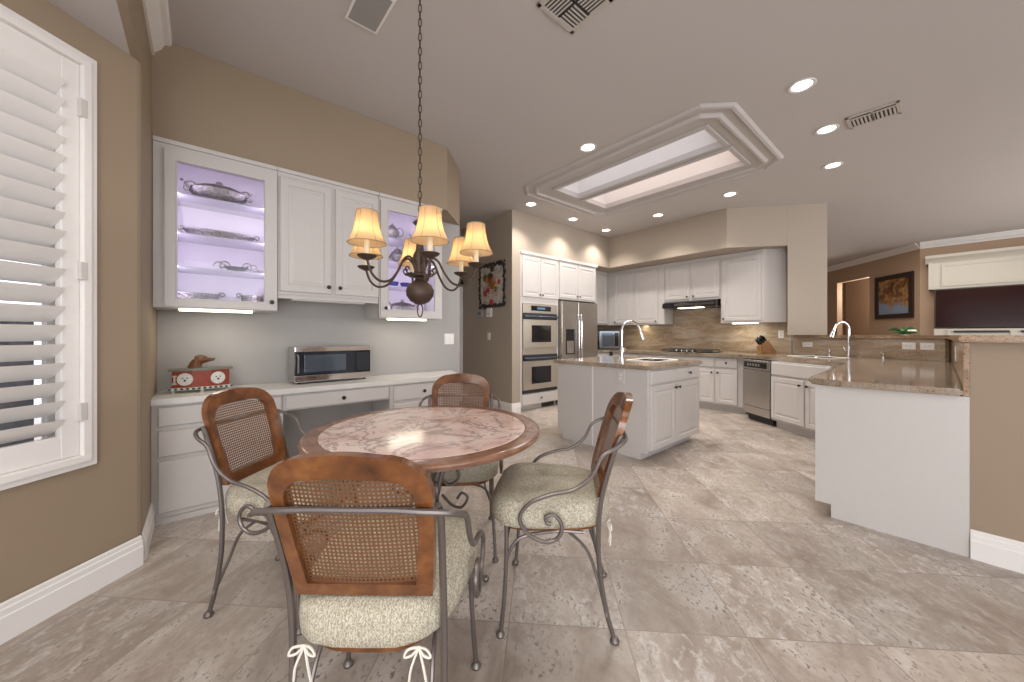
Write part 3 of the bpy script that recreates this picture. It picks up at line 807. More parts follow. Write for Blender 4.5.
for m_ in (-1, 1):
    b = nb(); ang = m_ * atan2(.027, .105)
    M = Matrix.Translation((m_ * .088, -.0545, .093)) @ Matrix.Rotation(ang, 4, 'Z')
    vs = []
    bb_ = nb(); lathe(bb_, [(0, 0), (.043, 0), (.043, .003), (.036, .005), (0, .006)], seg=18, wob=lambda a, z: .08 * sin(9 * a), M=M @ Matrix.Rotation(radians(90), 4, 'X')); b.free()
    f_ = obj('dog_picture', bb_, mat('white_fur', (.66, .64, .60), .8, noise=(90, .3)), t, True)
    for (ex, ez, er) in ((-.012, .008, .0045), (.012, .008, .0045), (0, -.008, .007)):
        b = nb(); ball(b, M @ Vector((ex, -.006, ez)), er, (1, .6, 1), 8, 6); obj('spot', b, DARK, f_, True)
b = nb(); M = Matrix.Translation((-.142, -.041, .09)) @ Matrix.Rotation(-.25, 4, 'Z')
tube(b, [M @ Vector((0, 0, -.022)), M @ Vector((0, 0, .022))], .0055, 6)
for zz in (-.026, .026):
    for xx in (-.006, .006): ball(b, M @ Vector((xx, 0, zz)), .007, (1, .8, 1), 8, 5)
obj('bone', b, PALE, t, True)
HD = mat('dog_head_brown', (.13, .05, .018), .35, noise=(30, .3))
b = nb()
tube(b, [(-.035, 0, .164), (-.03, 0, .19), (-.018, 0, .215)], lambda q: .042 - .012 * q, 14, 4)
tube(b, [(-.035, 0, .222), (-.008, 0, .226), (.025, 0, .222), (.055, 0, .222), (.07, 0, .220)], lambda q: .024 + .012 * sin(pi * min(1, q * 1.6)) - .016 * q, 14, 4)
hd = obj('dog_head', b, HD, t, True)
b = nb(); ball(b, (.072, 0, .226), .007, (1, 1, .8), 8, 6); obj('nose', b, DARK, hd, True)
for m_ in (-1, 1):
    b = nb(); tube(b, [(-.02, m_ * .028, .238), (-.026, m_ * .036, .215), (-.024, m_ * .036, .19)], lambda q: .008 + .008 * q, 8, 3, sx=.5); obj('ear', b, HD, hd, True)
    b = nb(); ball(b, (.012, m_ * .026, .236), .004, u=8, v=6); obj('eye', b, DARK, hd, True)


def plate(loc, rz, label, w=.075, h=.115, kind='switch', rockers=1, name='wall_switch', m=WHITE2, cat='switch', horiz=False):
    t = thing(name, label, cat, loc, rz)
    b = nb(); rect_loft(b, -w / 2, w / 2, -h / 2, h / 2, [(0, 0), (0, -.004), (.004, -.007), (.006, -.007)]); obj('cover', b, m, t)
    for i in range(rockers):
        cx = (i - (rockers - 1) / 2) * (w / rockers) if not horiz else (i - (rockers - 1) / 2) * (w / rockers)
        if kind == 'switch': b = nb(); box(b, cx - .016, cx + .016, -.011, -.006, -.032, .032, .002); obj('rocker', b, mat('rocker_white', (.78, .76, .74), .3), t)
        else:
            for s_ in (-1, 1):
                b = nb()
                if horiz: box(b, cx + s_ * .02 - .013, cx + s_ * .02 + .013, -.009, -.006, -.014, .014, .002)
                else: box(b, cx - .014, cx + .014, -.009, -.006, s_ * .02 - .013, s_ * .02 + .013, .002)
                s2 = obj('socket', b, mat('rocker_white', (.78, .76, .74), .3), t)
                b = nb(); oz = 0 if horiz else s_ * .02; oxx = cx + s_ * .02 if horiz else cx
                box(b, oxx - .007, oxx - .004, -.0095, -.008, oz - .005, oz + .005); box(b, oxx + .004, oxx + .007, -.0095, -.008, oz - .005, oz + .005); obj('slots', b, DARK, s2)
    return t


plate((2.13, 3.60, 1.145), 0, 'white double switch plate on the grey wall above the desk end', .12, .12, 'switch', 2)
plate((3.575, 4.78, 1.17), HW, 'white single switch plate low on the wall beside the passage door', .08, .12, 'switch', 1)
t = thing('thermostat', 'grey thermostat under the painted relief beside the passage door', 'thermostat', (3.575, 5.02, 1.54), HW)
b = nb(); rect_loft(b, -.08, .08, -.06, .06, [(0, 0), (0, -.02), (.006, -.026), (.01, -.026)]); obj('body', b, mat('thermo_grey', (.35, .34, .36), .4), t)
b = nb(); box(b, -.05, .05, -.028, -.025, -.02, .035); obj('display', b, mat('lcd', (.16, .19, .19), .2), t)
t = thing('intercom', 'white wall control box just right of the grey thermostat', 'wall control', (3.575, 4.76, 1.56), HW)
b = nb(); rect_loft(b, -.065, .065, -.075, .075, [(0, 0), (0, -.02), (.006, -.026), (.01, -.026)]); obj('body', b, WHITE2, t)
b = nb(); box(b, -.03, .03, -.028, -.025, -.04, -.01); obj('button', b, WHITE, t)

# relief picture on the picture wall
t = thing('flower_relief', 'dark-bordered floral relief panel with red and pink blooms on the passage wall', 'wall art', (3.57, 4.68, 1.99), HW)
ART = picture('relief_ground', [(.3, (.30, .26, .21)), (.5, (.52, .47, .40)), (.7, (.60, .56, .48))], 6)
b = nb(); box(b, -.30, .30, -.02, 0, -.31, .31, .004); obj('panel', b, ART, t)
b = nb(); rr = random.Random(3)
for i in range(88):
    a = i / 88 * 4; k_ = int(a); f = a - k_; e = .34
    px_, pz_ = [(-e + 2 * e * f, e), (e, e - 2 * e * f), (e - 2 * e * f, -e), (-e, -e + 2 * e * f)][k_]
    ball(b, (px_ * .93 + rr.uniform(-.015, .015), -.018, pz_ * .96 + rr.uniform(-.02, .02)), rr.uniform(.02, .035), (1, .5, 1), 7, 5)
obj('border', b, DARK, t, True)
for i in range(34):
    a = rr.uniform(0, 6.28); r0 = rr.uniform(0, .235) ; cx, cz = r0 * cos(a) + .01, r0 * sin(a) * 1.25 - .0
    cl = rr.choice([(.42, .03, .03), (.55, .16, .17), (.30, .02, .03), (.16, .14, .03), (.40, .22, .03), (.5, .3, .28), (.05, .045, .02)])
    if cz > .12: cl = rr.choice([(.35, .2, .03), (.10, .09, .02), (.05, .04, .015)])
    b = nb(); s_ = rr.uniform(.035, .065); lathe(b, [(0, .0), (s_, .004), (s_ * .8, .018), (s_ * .35, .022), (0, .012)], seg=15, wob=lambda a_, z: .18 * sin(5 * a_), M=Matrix.Translation((cx, -.02, cz)) @ Matrix.Rotation(radians(90), 4, 'X'))
    obj('flower' if cl[1] < .13 or cl[0] > .45 else 'leaf', b, mat('petal_%d_%d' % (int(cl[0] * 100), int(cl[1] * 100)), cl, .45), t, True)

# ------------------------------------------------------------------ dining table
TC = (.815, 1.572)
t = thing('dining_table', 'round marble-topped dining table with dark wood rim and iron base', 'table', (TC[0], TC[1], 0), 0)
b = nb(); R = .53
lathe(b, [(0, .715), (R - .07, .715), (R - .06, .722), (R - .03, .722), (R - .012, .728), (R - .012, .733), (R - .002, .738), (R, .746), (R - .004, .753), (R - .012, .757), (R - .016, .7572), (.464, .7572), (.461, .7568), (.460, .754), (.45, .754), (0, .754)], seg=96)
obj('tabletop', b, RIM, t, True)
b = nb(); lathe(b, [(0, .7545), (.4595, .7545), (.4595, .7568), (.458, .7576), (.45, .7576), (0, .7576)], seg=96); obj('marble_inlay', b, MARBLE, t, True)
for k_ in range(4):
    a = radians(45 + 90 * k_ + 12); b = nb()
    f = lambda r_, z: (r_ * cos(a), r_ * sin(a), z)
    tube(b, [f(.16, .712), f(.13, .66), f(.075, .56), f(.05, .46), (.05 * cos(a + .6), .05 * sin(a + .6), .38), f(.075, .28), f(.13, .16), f(.21, .06), f(.27, .018)], .0115, 8, 6)
    g = lambda r_, z, o=.35: (r_ * cos(a + o), r_ * sin(a + o), z)
    tube(b, [g(.20, .70), g(.17, .62), g(.10, .55), g(.07, .50), g(.11, .46), g(.155, .49), g(.14, .54), g(.11, .53)], .0075, 7, 5)
    tube(b, [g(.07, .42), g(.12, .36), g(.17, .34), g(.20, .38), g(.17, .41), g(.145, .385)], .007, 7, 5)
    ball(b, f(.275, .016), .016); obj('leg', b, IRON, t, True)
b = nb(); lathe(b, [(0, .30), (.02, .31), (.03, .34), (.06, .36), (.06, .375), (.03, .38), (0, .385)], seg=20); lathe(b, [(0, .695), (.20, .697), (.20, .714), (0, .714)], seg=28); obj('centre_ring', b, IRON, t, True)

# ------------------------------------------------------------------ chairs


def arch(wb, wt, z0, z1, r, n=7):
    """outline half-widths wb at z0, wt near the top, rounded top corners"""
    pts = [(-wb, z0)]
    for i in range(1, 7): f = i / 7; pts.append((-(wb + (wt - wb) * sin(f * pi / 2)), z0 + (z1 - r - z0) * f))
    for i in range(n + 1):
        a = pi - (pi / 2) * i / n; pts.append((-wt + r + r * cos(a), z1 - r + r * .92 * sin(a)))
    for i in range(1, 5): x = (-wt + r) * (1 - i / 5 * 1.0); pts.append((x, z1 - r * .08 + r * .08 * sin(i / 5 * pi / 2)))
    pts = pts + [(0, z1)]
    return pts + [(-x, z) for x, z in pts[-2::-1]]


def lean(x, z, off=0.0):
    y = -.185 - .115 * ((z - .545) / .39) ** 1.1 if z > .545 else -.185
    return (x, y + .9 * x * x * .7 + off, z)


def make_chair(label):
    t = thing('dining_chair', label, 'chair', group='caned dining chairs around the table')
    # backrest
    O = arch(.170, .187, .545, .935, .105); I = arch(.134, .151, .583, .876, .066); n = len(O)
    b = nb(); th = .014
    rings = []
    for P, off in ((O, th), (O, -th), (I, -th), (I, th)):
        rings.append([b.verts.new(lean(x, z, off)) for x, z in P])
    for a in range(4):
        A, B = rings[a], rings[(a + 1) % 4]
        for j in range(n): b.faces.new([A[j], A[(j + 1) % n], B[(j + 1) % n], B[j]])
    br = obj('backrest', b, CHWOOD, t, True)
    # cane
    b = nb(); cols = 14; rows = 14; G = []
    half = {}
    def wid(z):
        best = 0
        for (x1, z1), (x2, z2) in zip(I, I[1:]):
            if (z1 - z) * (z2 - z) <= 0 and abs(z2 - z1) > 1e-6 and x1 < 0.001: best = max(best, abs(x1 + (x2 - x1) * (z - z1) / (z2 - z1)))
        return best
    for i in range(rows + 1):
        z = .584 + (.8755 - .584) * i / rows; w_ = wid(min(z, .875)) + .002
        G.append([b.verts.new(lean(-w_ + 2 * w_ * j / cols, z, .0)) for j in range(cols + 1)])
    for i in range(rows):
        for j in range(cols): b.faces.new([G[i][j], G[i][j + 1], G[i + 1][j + 1], G[i + 1][j]])
    obj('cane_panel', b, CANE, br, True, fix=False)
    # steel back posts + rear legs (one mesh each)
    for s_ in (-1, 1):
        b = nb()
        tube(b, [(s_ * .198, -.215, .012), (s_ * .196, -.185, .12), (s_ * .194, -.160, .28), (s_ * .194, -.158, .45), (s_ * .195, -.178, .60), (s_ * .200, -.225, .76), (s_ * .197, -.245, .80)], .0092, 8, 6)
        lathe(b, [(0, 0), (.017, 0), (.019, .008), (.013, .018), (.009, .022), (0, .022)], (s_ * .198, -.217, 0), 12)
        tube(b, [(s_ * .203, -.188, .10), (s_ * .165, -.155, .22), (s_ * .155, -.11, .33), (s_ * .15, -.02, .405)], .0065, 7, 6)
        obj('leg', b, IRON, t, True)
    for s_ in (-1, 1):
        b = nb()
        tube(b, [(s_ * .23, .225, .012), (s_ * .222, .212, .15), (s_ * .215, .205, .30), (s_ * .213, .205, .435)], .0085, 8, 6)
        lathe(b, [(0, 0), (.016, 0), (.018, .008), (.012, .018), (.009, .022), (0, .022)], (s_ * .231, .226, 0), 12)
        tube(b, [(s_ * .218, .206, .28), (s_ * .213, .18, .35), (s_ * .205, .13, .39), (s_ * .18, 0, .405), (s_ * .165, -.10, .40)], .0065, 7, 6)
        tube(b, [(s_ * .218, .207, .30), (s_ * .17, .205, .375), (s_ * .08, .20, .40), (0, .20, .405)], .006, 7, 5)
        obj('leg', b, IRON, t, True)
    # arms : one continuous rod behind the back, each arm scrolls beside the seat
    for s_ in (-1, 1):
        b = nb()
        pts = [(0, -.262, .795), (s_ * .10, -.262, .795), (s_ * .17, -.262, .792), (s_ * .222, -.250, .785), (s_ * .246, -.215, .765), (s_ * .252, -.165, .735), (s_ * .256, -.125, .66), (s_ * .258, -.06, .607), (s_ * .262, .03, .583),
               (s_ * .264, .11, .545), (s_ * .264, .145, .488), (s_ * .262, .115, .43), (s_ * .26, .05, .402), (s_ * .258, .0, .42), (s_ * .258, -.015, .468), (s_ * .258, .012, .505), (s_ * .258, .045, .497), (s_ * .258, .040, .474), (s_ * .258, .026, .472)]
        tube(b, pts, .0078, 8, 6)
        obj('armrest', b, IRON, t, True)
    # seat frame
    def out(s):
        P = []
        for i in range(48):
            a = 2 * pi * i / 48; c, d_ = cos(a), sin(a); e = .55
            x = math.copysign(abs(c) ** e, c); y = math.copysign(abs(d_) ** e, d_)
            wd = .2275 + .039 * y
            P.append((x * wd * s, (y * .238 if y < 0 else y * .25) * s + .028))
        return P
    b = nb(); prism(b, [(x * .92, y) for x, y in out(.90)], .408, .4305); obj('seat_frame', b, CHWOOD, t)
    b = nb(); dim = [(-.085, .10), (.085, .10), (-.08, -.05), (.08, -.05)]
    top = [1, .98, .93, .86, .78, .68, .56, .44, .32, .2, .1]; R_ = []
    prof = [(.92, .431), (.97, .433), (1.005, .442), (1.02, .468), (1.012, .500), (.98, .522), (.94, .532), (.87, .539), (.78, .544), (.68, .547), (.57, .549), (.46, .550), (.34, .550), (.23, .550), (.12, .550)]
    for s, z in prof:
        ring = []
        for x, y in out(s):
            dz = 0
            if z > .51:
                for (p0, p1) in dim: dz -= .028 * math.exp(-((x - p0) ** 2 + (y - p1) ** 2) / .0016)
            xx = x; yy = y
            if .44 < z < .53: k_ = .004 * sin(x * 90) * sin(y * 80 + 2); yy += k_
            ring.append(b.verts.new((xx, yy, z + dz)))
        R_.append(ring)
    for A, B in zip(R_, R_[1:]):
        for j in range(48): b.faces.new([A[j], A[(j + 1) % 48], B[(j + 1) % 48], B[j]])
    b.faces.new(R_[0][::-1]); b.faces.new(R_[-1])
    cu = obj('seat_cushion', b, CUSH, t, True)
    for s_ in (-1, 1):
        b = nb(); c_ = (s_ * .14, -.196, .432)
        for sg, dz in ((1, -.06), (-1, -.05)):
            tube(b, [c_, (c_[0] + sg * .022, c_[1] - .012, c_[2] + .004), (c_[0] + sg * .032, c_[1] - .012, c_[2] - .014), (c_[0] + sg * .015, c_[1] - .01, c_[2] - .012), c_], .003, 5, 4)
            tube(b, [c_, (c_[0] + sg * .015, c_[1] - .012, c_[2] - .04), (c_[0] + sg * .022, c_[1] - .008, c_[2] + dz - .03)], .003, 5, 4)
        obj('tie', b, TIE, cu, True)
    return t


def cam2w(X, Y): return (X * .76154 + Y * .64812, -X * .64812 + Y * .76154)


chairN = make_chair('caned dining chair nearest the camera, its back towards us, in the foreground')
# front feet line (local y .225) ; near chair front feet at cam (-.38, 1.32)
def setc(o, X, Y, ang):
    """seat centre in camera plan, ang = facing (degrees from camera forward, positive = right)"""
    p = cam2w(X, Y); o.location = (p[0], p[1], 0); o.rotation_euler = (0, 0, radians(-40.4 - ang))


def pc(X, Y, ang): p = cam2w(X, Y); return ((p[0], p[1], 0), radians(-40.4 - ang))


setc(chairN, -.363, 1.085, 1)
dup(chairN, *pc(.210, 1.64, -82), 'caned dining chair on the right of the table, seen from its side')
dup(chairN, *pc(-1.045, 1.715, 97), 'caned dining chair on the left, in front of the white desk drawers')
dup(chairN, *pc(-.325, 2.14, 178), 'caned dining chair on the far side of the table, seat pushed under the top')

# ------------------------------------------------------------------ chandelier
t = thing('chandelier', 'bronze six-arm chandelier with cream bell shades hanging over the table', 'chandelier', (.789, 1.60, 0), radians(-40.4))
b = nb()
lathe(b, [(0, 1.335), (.02, 1.336), (.045, 1.35), (.062, 1.375), (.065, 1.40), (.055, 1.425), (.03, 1.445), (.018, 1.452), (.022, 1.46), (.05, 1.468), (.052, 1.474), (.03, 1.482), (.024, 1.50), (.03, 1.52), (.036, 1.545), (.03, 1.57), (.02, 1.59), (.016, 1.62), (.022, 1.64), (.014, 1.66), (.012, 1.70), (.03, 1.715), (.034, 1.72), (.012, 1.74), (.006, 1.765), (0, 1.77)], seg=24)
obj('column', b, BRONZE, t, True)
b = nb(); tube(b, [(0, 0, 1.338), (.012, 0, 1.32), (.010, 0, 1.29), (0, 0, 1.275), (-.010, 0, 1.29), (-.012, 0, 1.32)], .003, 6, 3, closed=True); obj('pull_ring', b, BRONZE, t, True)
zc = 1.765; i = 0; b = nb()
while zc < CEIL - .06:
    h = .042; a = (i % 2) * pi / 2; P = []
    for q in range(10):
        th = 2 * pi * q / 10; x = .0085 * cos(th); z = h / 2 * sin(th); P.append((x * cos(a), x * sin(a), zc + h / 2 + z))
    tube(b, P, .0022, 5, closed=True); zc += .034; i += 1
obj('chain', b, BRONZE, t, True)
b = nb(); tube(b, [(0.002, 0, 1.76), (-.002, .002, 2.3), (0.002, 0, CEIL - .03)], .0016, 5); obj('cord', b, DARK, t)
b = nb(); lathe(b, [(0, CEIL - .055), (.012, CEIL - .05), (.05, CEIL - .03), (.062, CEIL - .006), (.062, CEIL), (0, CEIL)], seg=24); obj('canopy', b, BRONZE, t, True)
for k_ in range(6):
    a = radians(-67.5 + 60 * k_); f = lambda r_, z, w=0: (r_ * cos(a) - w * sin(a), r_ * sin(a) + w * cos(a), z)
    b = nb(); tube(b, [f(.02, 1.49), f(.035, 1.53), f(.06, 1.552), f(.09, 1.535), f(.12, 1.48), f(.16, 1.432), f(.21, 1.422), f(.25, 1.45), f(.272, 1.505)], .0055, 8, 6)
    tube(b, [f(.045, 1.48), f(.07, 1.475), f(.082, 1.495), f(.068, 1.505), f(.062, 1.493)], .0035, 6, 4)
    arm = obj('arm', b, BRONZE, t, True)
    c_ = f(.272, 0)
    b = nb(); lathe(b, [(0, 1.50), (.012, 1.502), (.032, 1.512), (.040, 1.520), (.038, 1.522), (.012, 1.517), (0, 1.517)], c_, 20); obj('drip_pan', b, BRONZE, arm, True)
    b = nb(); lathe(b, [(.0, 1.515), (.0115, 1.515), (.0115, 1.60), (.0, 1.60)], c_, 14); obj('candle', b, CANDLE, arm, True)
    b = nb(); prof = [(.076, 1.570), (.067, 1.588), (.057, 1.61), (.049, 1.64), (.044, 1.672), (.041, 1.703)]
    n0 = 28; L_ = [[b.verts.new((c_[0] + cos(2 * pi * j / n0) * r_, c_[1] + sin(2 * pi * j / n0) * r_, z)) for j in range(n0)] for r_, z in prof]
    for A, B in zip(L_, L_[1:]):
        for j in range(n0): b.faces.new([A[j], A[(j + 1) % n0], B[(j + 1) % n0], B[j]])
    shd = obj('lamp_shade', b, SHADE, arm, True, fix=False)
    b = nb()
    for j in range(6):
        th = 2 * pi * j / 6 + .3; tube(b, [(c_[0] + cos(th) * (r_ + .001), c_[1] + sin(th) * (r_ + .001), z) for r_, z in prof], .0011, 5)
    for r_, z in (prof[0], prof[-1]): tube(b, [(c_[0] + cos(2 * pi * j / 24) * r_, c_[1] + sin(2 * pi * j / 24) * r_, z) for j in range(24)], .0018, 5, closed=True)
    obj('shade_trim', b, mat('shade_trim', (.30, .22, .15), .7), arm)
    b = nb(); ball(b, (c_[0], c_[1], 1.628), .012, (1, 1, 1.8), 10, 8); obj('bulb', b, emit('warm_bulb', (1, .75, .42), 6), arm, True)
    light('bulb_light', 'POINT', (c_[0], c_[1], 1.615), 0.95, (1, .74, .42), .012, parent=t)

# ------------------------------------------------------------------ oven tower and fridge (front plane y=4.2, facing -Y)
t = thing('oven_cabinet', 'tall white cabinet housing the double oven, at the left of the fridge', 'cabinet', (3.742, 4.2, 0))
W_ = .858; b = nb()
box(b, 0, W_, .06, .62, .0, .09)
box(b, 0, .035, 0, .62, .09, SB - .001); box(b, W_ - .035, W_, 0, .62, .09, SB - .001); box(b, .035, W_ - .035, 0, .62, .09, .27); box(b, .035, W_ - .035, 0, .62, 1.69, SB - .001); box(b, .035, W_ - .035, .585, .62, .27, 1.69)
box(b, -.0, W_ + .0, -.022, .0, SB - .05, SB - .002, .004); obj('body', b, WHITE, t)
cab_door(t, .03, .425, 1.79, 2.42, 0, (.40, 1.835)); cab_door(t, .432, .828, 1.79, 2.42, 0, (.458, 1.835))
cab_door(t, .03, .828, .095, .262, 0, (.43, .185), name='drawer', flat=True)
b = nb(); box(b, .52, .80, .045, .06, .01, .08, .002); obj('floor_vent', b, DARK, t)
OV = mat('oven_steel', (.58, .53, .46), .3, .85)
t = thing('double_oven', 'stainless steel double wall oven stacked in the tall white cabinet', 'oven', (3.785, 4.2, 0))
w = .772; b = nb(); box(b, 0, w, .0, .55, .275, 1.685); box(b, 0, w, -.018, 0, 1.545, 1.685, .003); obj('body', b, OV, t)
b = nb(); box(b, .17, .62, -.021, -.017, 1.575, 1.655, .002); cpn = obj('control_panel', b, BLACK, t)
b = nb(); box(b, .30, .48, -.023, -.020, 1.60, 1.635); obj('display', b, mat('display_blue', (.10, .2, .3), .2), cpn)
for (z0, z1) in ((.985, 1.535), (.33, .88)):
    b = nb(); box(b, 0, w, -.03, -.001, z0, z1 - .10, .004); d = obj('oven_door', b, OV, t)
    b = nb(); box(b, .17, w - .16, -.033, -.029, z0 + .09, z1 - .19, .003); obj('oven_window', b, BLACK, d)
    b = nb(); box(b, .005, w - .005, -.028, -.001, z1 - .098, z1, .004); obj('vent_band', b, mat('oven_band', (.03, .033, .045), .25), d)
    b = nb(); tube(b, [(.03, -.03, z1 - .055), (.05, -.06, z1 - .055), (w / 2, -.068, z1 - .055), (w - .05, -.06, z1 - .055), (w - .03, -.03, z1 - .055)], .014, 10, 5); obj('handle', b, mat('oven_handle', (.10, .11, .14), .3, .7), d, True)
b = nb(); box(b, 0, w, -.02, -.001, .277, .325, .002); obj('lower_grille', b, DARK, t)

t = thing('fridge_cabinet', 'white two-door cabinet mounted over the steel refrigerator', 'cabinet', (4.602, 4.2, 0))
b = nb(); box(b, 0, 1.02, 0, .64, 1.80, SB - .001, .002); box(b, 1.02, 1.045, -.0, .64, 0, SB - .001, .002); box(b, -.0, 1.06, -.03, .0, SB - .05, SB - .002, .006); obj('body', b, WHITE, t)
cab_door(t, .02, .495, 1.825, 2.42, 0, (.465, 1.87)); cab_door(t, .51, 1.005, 1.825, 2.42, 0, (.54, 1.87))
FR = mat('fridge_steel', (.40, .36, .32), .28, .9)
t = thing('refrigerator', 'side-by-side stainless refrigerator with water dispenser beside the ovens', 'refrigerator', (4.615, 4.2, 0))
b = nb(); box(b, 0, .99, .0, .62, .02, 1.775); obj('body', b, mat('fridge_side', (.12, .12, .12), .4), t)
dl_ = obj('freezer_door', box(nb(), 0, .42, -.07, -.005, .06, 1.77, .012), FR, t)
dr_ = obj('fridge_door', box(nb(), .43, .99, -.07, -.005, .06, 1.77, .012), FR, t)
b = nb(); box(b, .10, .33, -.074, -.069, .86, 1.29, .003); ds = obj('dispenser', b, BLACK, dl_)
b = nb(); box(b, .125, .30, -.079, -.074, .88, 1.09, .003); obj('tray', b, STEEL, dl_)
for (xx, pr) in ((.39, dl_), (.46, dr_)):
    b = nb(); tube(b, [(xx, -.07, .62), (xx, -.115, .66), (xx, -.125, 1.0), (xx, -.115, 1.50), (xx, -.07, 1.54)], .016, 10, 5); obj('handle', b, CHROME, pr, True)
b = nb(); box(b, 0, .99, -.03, 0, .0, .055); obj('kick_grille', b, DARK, t)

# ------------------------------------------------------------------ corner and hood-wall upper cabinets
t = thing('wall_cabinet', 'white single-door upper cabinet in the corner right of the refrigerator', 'cabinet', (5.65, 4.53, 0))
obj('body', carcass(0, .848, 0, .328, 1.395, SB - .002), WHITE, t); cab_door(t, .30, .80, 1.42, 2.44, 0, (.33, 1.46))


def hoodcab(label, ya, yb, z0, doors, extra=None, end=None):
    t = thing('wall_cabinet', label, 'cabinet', (6.5, ya, 0), HW)
    w = ya - yb; b = nb()
    if end: prism(b, [(0, 0), (w, 0), (w + .23, .23), (w + .23, .348), (0, .348)], z0, SB - .002)
    else: box(b, 0, w - .002, 0, .348, z0, SB - .002, .002)
    box(b, 0, w, -.015, 0, SB - .045, SB - .003, .003)
    obj('body', b, WHITE, t)
    for (a, c, kn) in doors: cab_door(t, a, c, z0 + .03, SB - .07, 0, kn)
    return t


hoodcab('white two-door upper cabinet left of the black range hood', 4.53, 3.30, 1.39, [(.16, .60, (.19, 1.45)), (.64, 1.11, (1.07, 1.45))])
t = hoodcab('short white two-door upper cabinet directly above the black range hood', 3.298, 2.345, 1.79, [(.02, .455, (.42, 1.86)), (.49, .94, (.53, 1.86))])
t = hoodcab('white single-door upper cabinet with angled end, right of the range hood', 2.343, 1.74, 1.385, [(.02, .575, (.05, 1.45))], end=True)
b = nb(); box(b, .15, .50, .05, .11, 1.368, 1.384, .002); obj('under_light', b, LED, t)
light('counter_lamp', 'AREA', (.33, .12, 1.36), 1.6, (1, .95, .78), .4, .08, (0, 0, 0), t)
light('counter_lamp', 'AREA', (6.62, 3.85, 1.38), 1.8, (1, .93, .7), .6, .1, (0, 0, 0))

t = thing('range_hood', 'black slim range hood under the short cabinet above the cooktop', 'range hood', (6.5, 3.27, 0), HW)
b = nb(); extr(b, [(-.32, 1.785), (.03, 1.785), (.13, 1.755), (.15, 1.69), (.13, 1.665), (-.32, 1.665)], (0, 0, 0), (.90, 0, 0)); obj('body', b, BLACK, t)
b = nb(); box(b, .22, .88, -.155, -.14, 1.695, 1.735, .002); obj('control_strip', b, mat('hood_strip', (.10, .09, .085), .2, .5), t)
b = nb(); box(b, .25, .65, -.08, .05, 1.657, 1.6645); obj('lamp_lens', b, LED, t)
light('hood_lamp', 'AREA', (.45, 0, 1.66), 2.0, (1, .93, .75), .4, .1, (0, 0, 0), t)

# backsplashes
SPN = 0
def slab(name, label, b, m, cat): return tag(obj(name, b, m), label, cat)
b = nb(); box(b, 5.66, 6.825, 4.838, 4.858, .902, 1.388)
slab('backsplash', 'brown granite backsplash in the corner behind the black microwave', b, SPLASH, 'backsplash')
b = nb(); box(b, 6.828, 6.849, 1.47, 4.855, .902, 1.384); box(b, 6.828, 6.849, 2.35, 3.294, 1.3845, 1.66)
slab('backsplash', 'tall streaked brown granite backsplash behind the cooktop', b, SPLASH, 'backsplash')
def offs(p, q, d):
    dx, dy = q[0] - p[0], q[1] - p[1]; L = sqrt(dx * dx + dy * dy); return (-dy / L * d, dx / L * d)
p, q = (6.86, 1.06), (6.24, -.06); o_ = offs(p, q, -.02)
b = nb(); prism(b, [p, q, (q[0] + o_[0], q[1] + o_[1] + .02), (p[0] + o_[0], p[1] + o_[1])], .902, 1.15)
prism(b, [(6.858, 1.454), (6.858, 1.06), (6.838, 1.06), (6.838, 1.454)], .902, 1.15)
slab('backsplash', 'low granite backsplash behind the gooseneck faucet of the sink counter', b, SPLASH, 'backsplash')
b = nb(); box(b, 3.128, 6.22, -.0995, -.0775, .86, 1.147, .002)
slab('backsplash', 'low granite backsplash along the bar at the right end of the peninsula', b, EDGE, 'backsplash')
# bar top
b = nb(); prism(b, [(3.06, -2.65), (3.06, -.062), (6.20, -.04), (6.82, 1.08), (6.82, 1.45), (7.06, 1.45), (7.06, 1.0), (6.45, -.30), (3.5, -.45), (3.5, -2.65)], 1.151, 1.188)
bmesh.ops.bevel(b, geom=[e for e in b.edges if abs(e.verts[0].co.z - e.verts[1].co.z) < 1e-4], offset=.008, segments=2, affect='EDGES')
slab('bar_ledge', 'raised granite bar ledge along the low walls behind the peninsula', b, EDGE, 'worktop')

# base cabinets on hood wall: front x=6.17
def base_front(t, w, doors, drawers, m=WHITE):
    for (a, c, kn) in doors: cab_door(t, a, c, .125, .655, 0, kn)
    for (a, c, kn) in drawers: cab_door(t, a, c, .685, .835, 0, kn, name='drawer', flat=True)


def base_cab(name, label, x, ya, yb, doors, drawers, depth=.655):
    t = thing(name, label, 'cabinet', (x, ya, 0), HW); w = ya - yb
    b = nb(); box(b, 0, w, 0, depth, .10, .855, .002); box(b, 0, w, .075, depth, 0, .10); obj('body', b, WHITE, t)
    base_front(t, w, doors, drawers); return t


b = nb()
base_cab('base_cabinet', 'white base cabinet below the cooktop counter, behind the island', 6.17, 4.19, 3.02, [(.03, .57, (.54, .6)), (.60, 1.14, (.63, .6))], [(.03, .57, (.3, .76)), (.60, 1.14, (.87, .76))])
base_cab('base_cabinet', 'white two-door base cabinet left of the dishwasher, in the kitchen corner', 6.17, 3.018, 1.90, [(.42, .70, (.67, .6)), (.73, 1.03, (.76, .6))], [(.02, .70, (.36, .76)), (.73, 1.03, (.88, .76))])
t = thing('base_cabinet', 'white corner base cabinet beside the refrigerator', 'cabinet', (5.66, 4.25, 0))
obj('body', carcass(0, .50, 0, .58, .0, .855), WHITE, t); cab_door(t, .03, .47, .125, .655, 0, (.08, .6)); cab_door(t, .03, .47, .685, .835, 0, (.25, .76), name='drawer', flat=True)

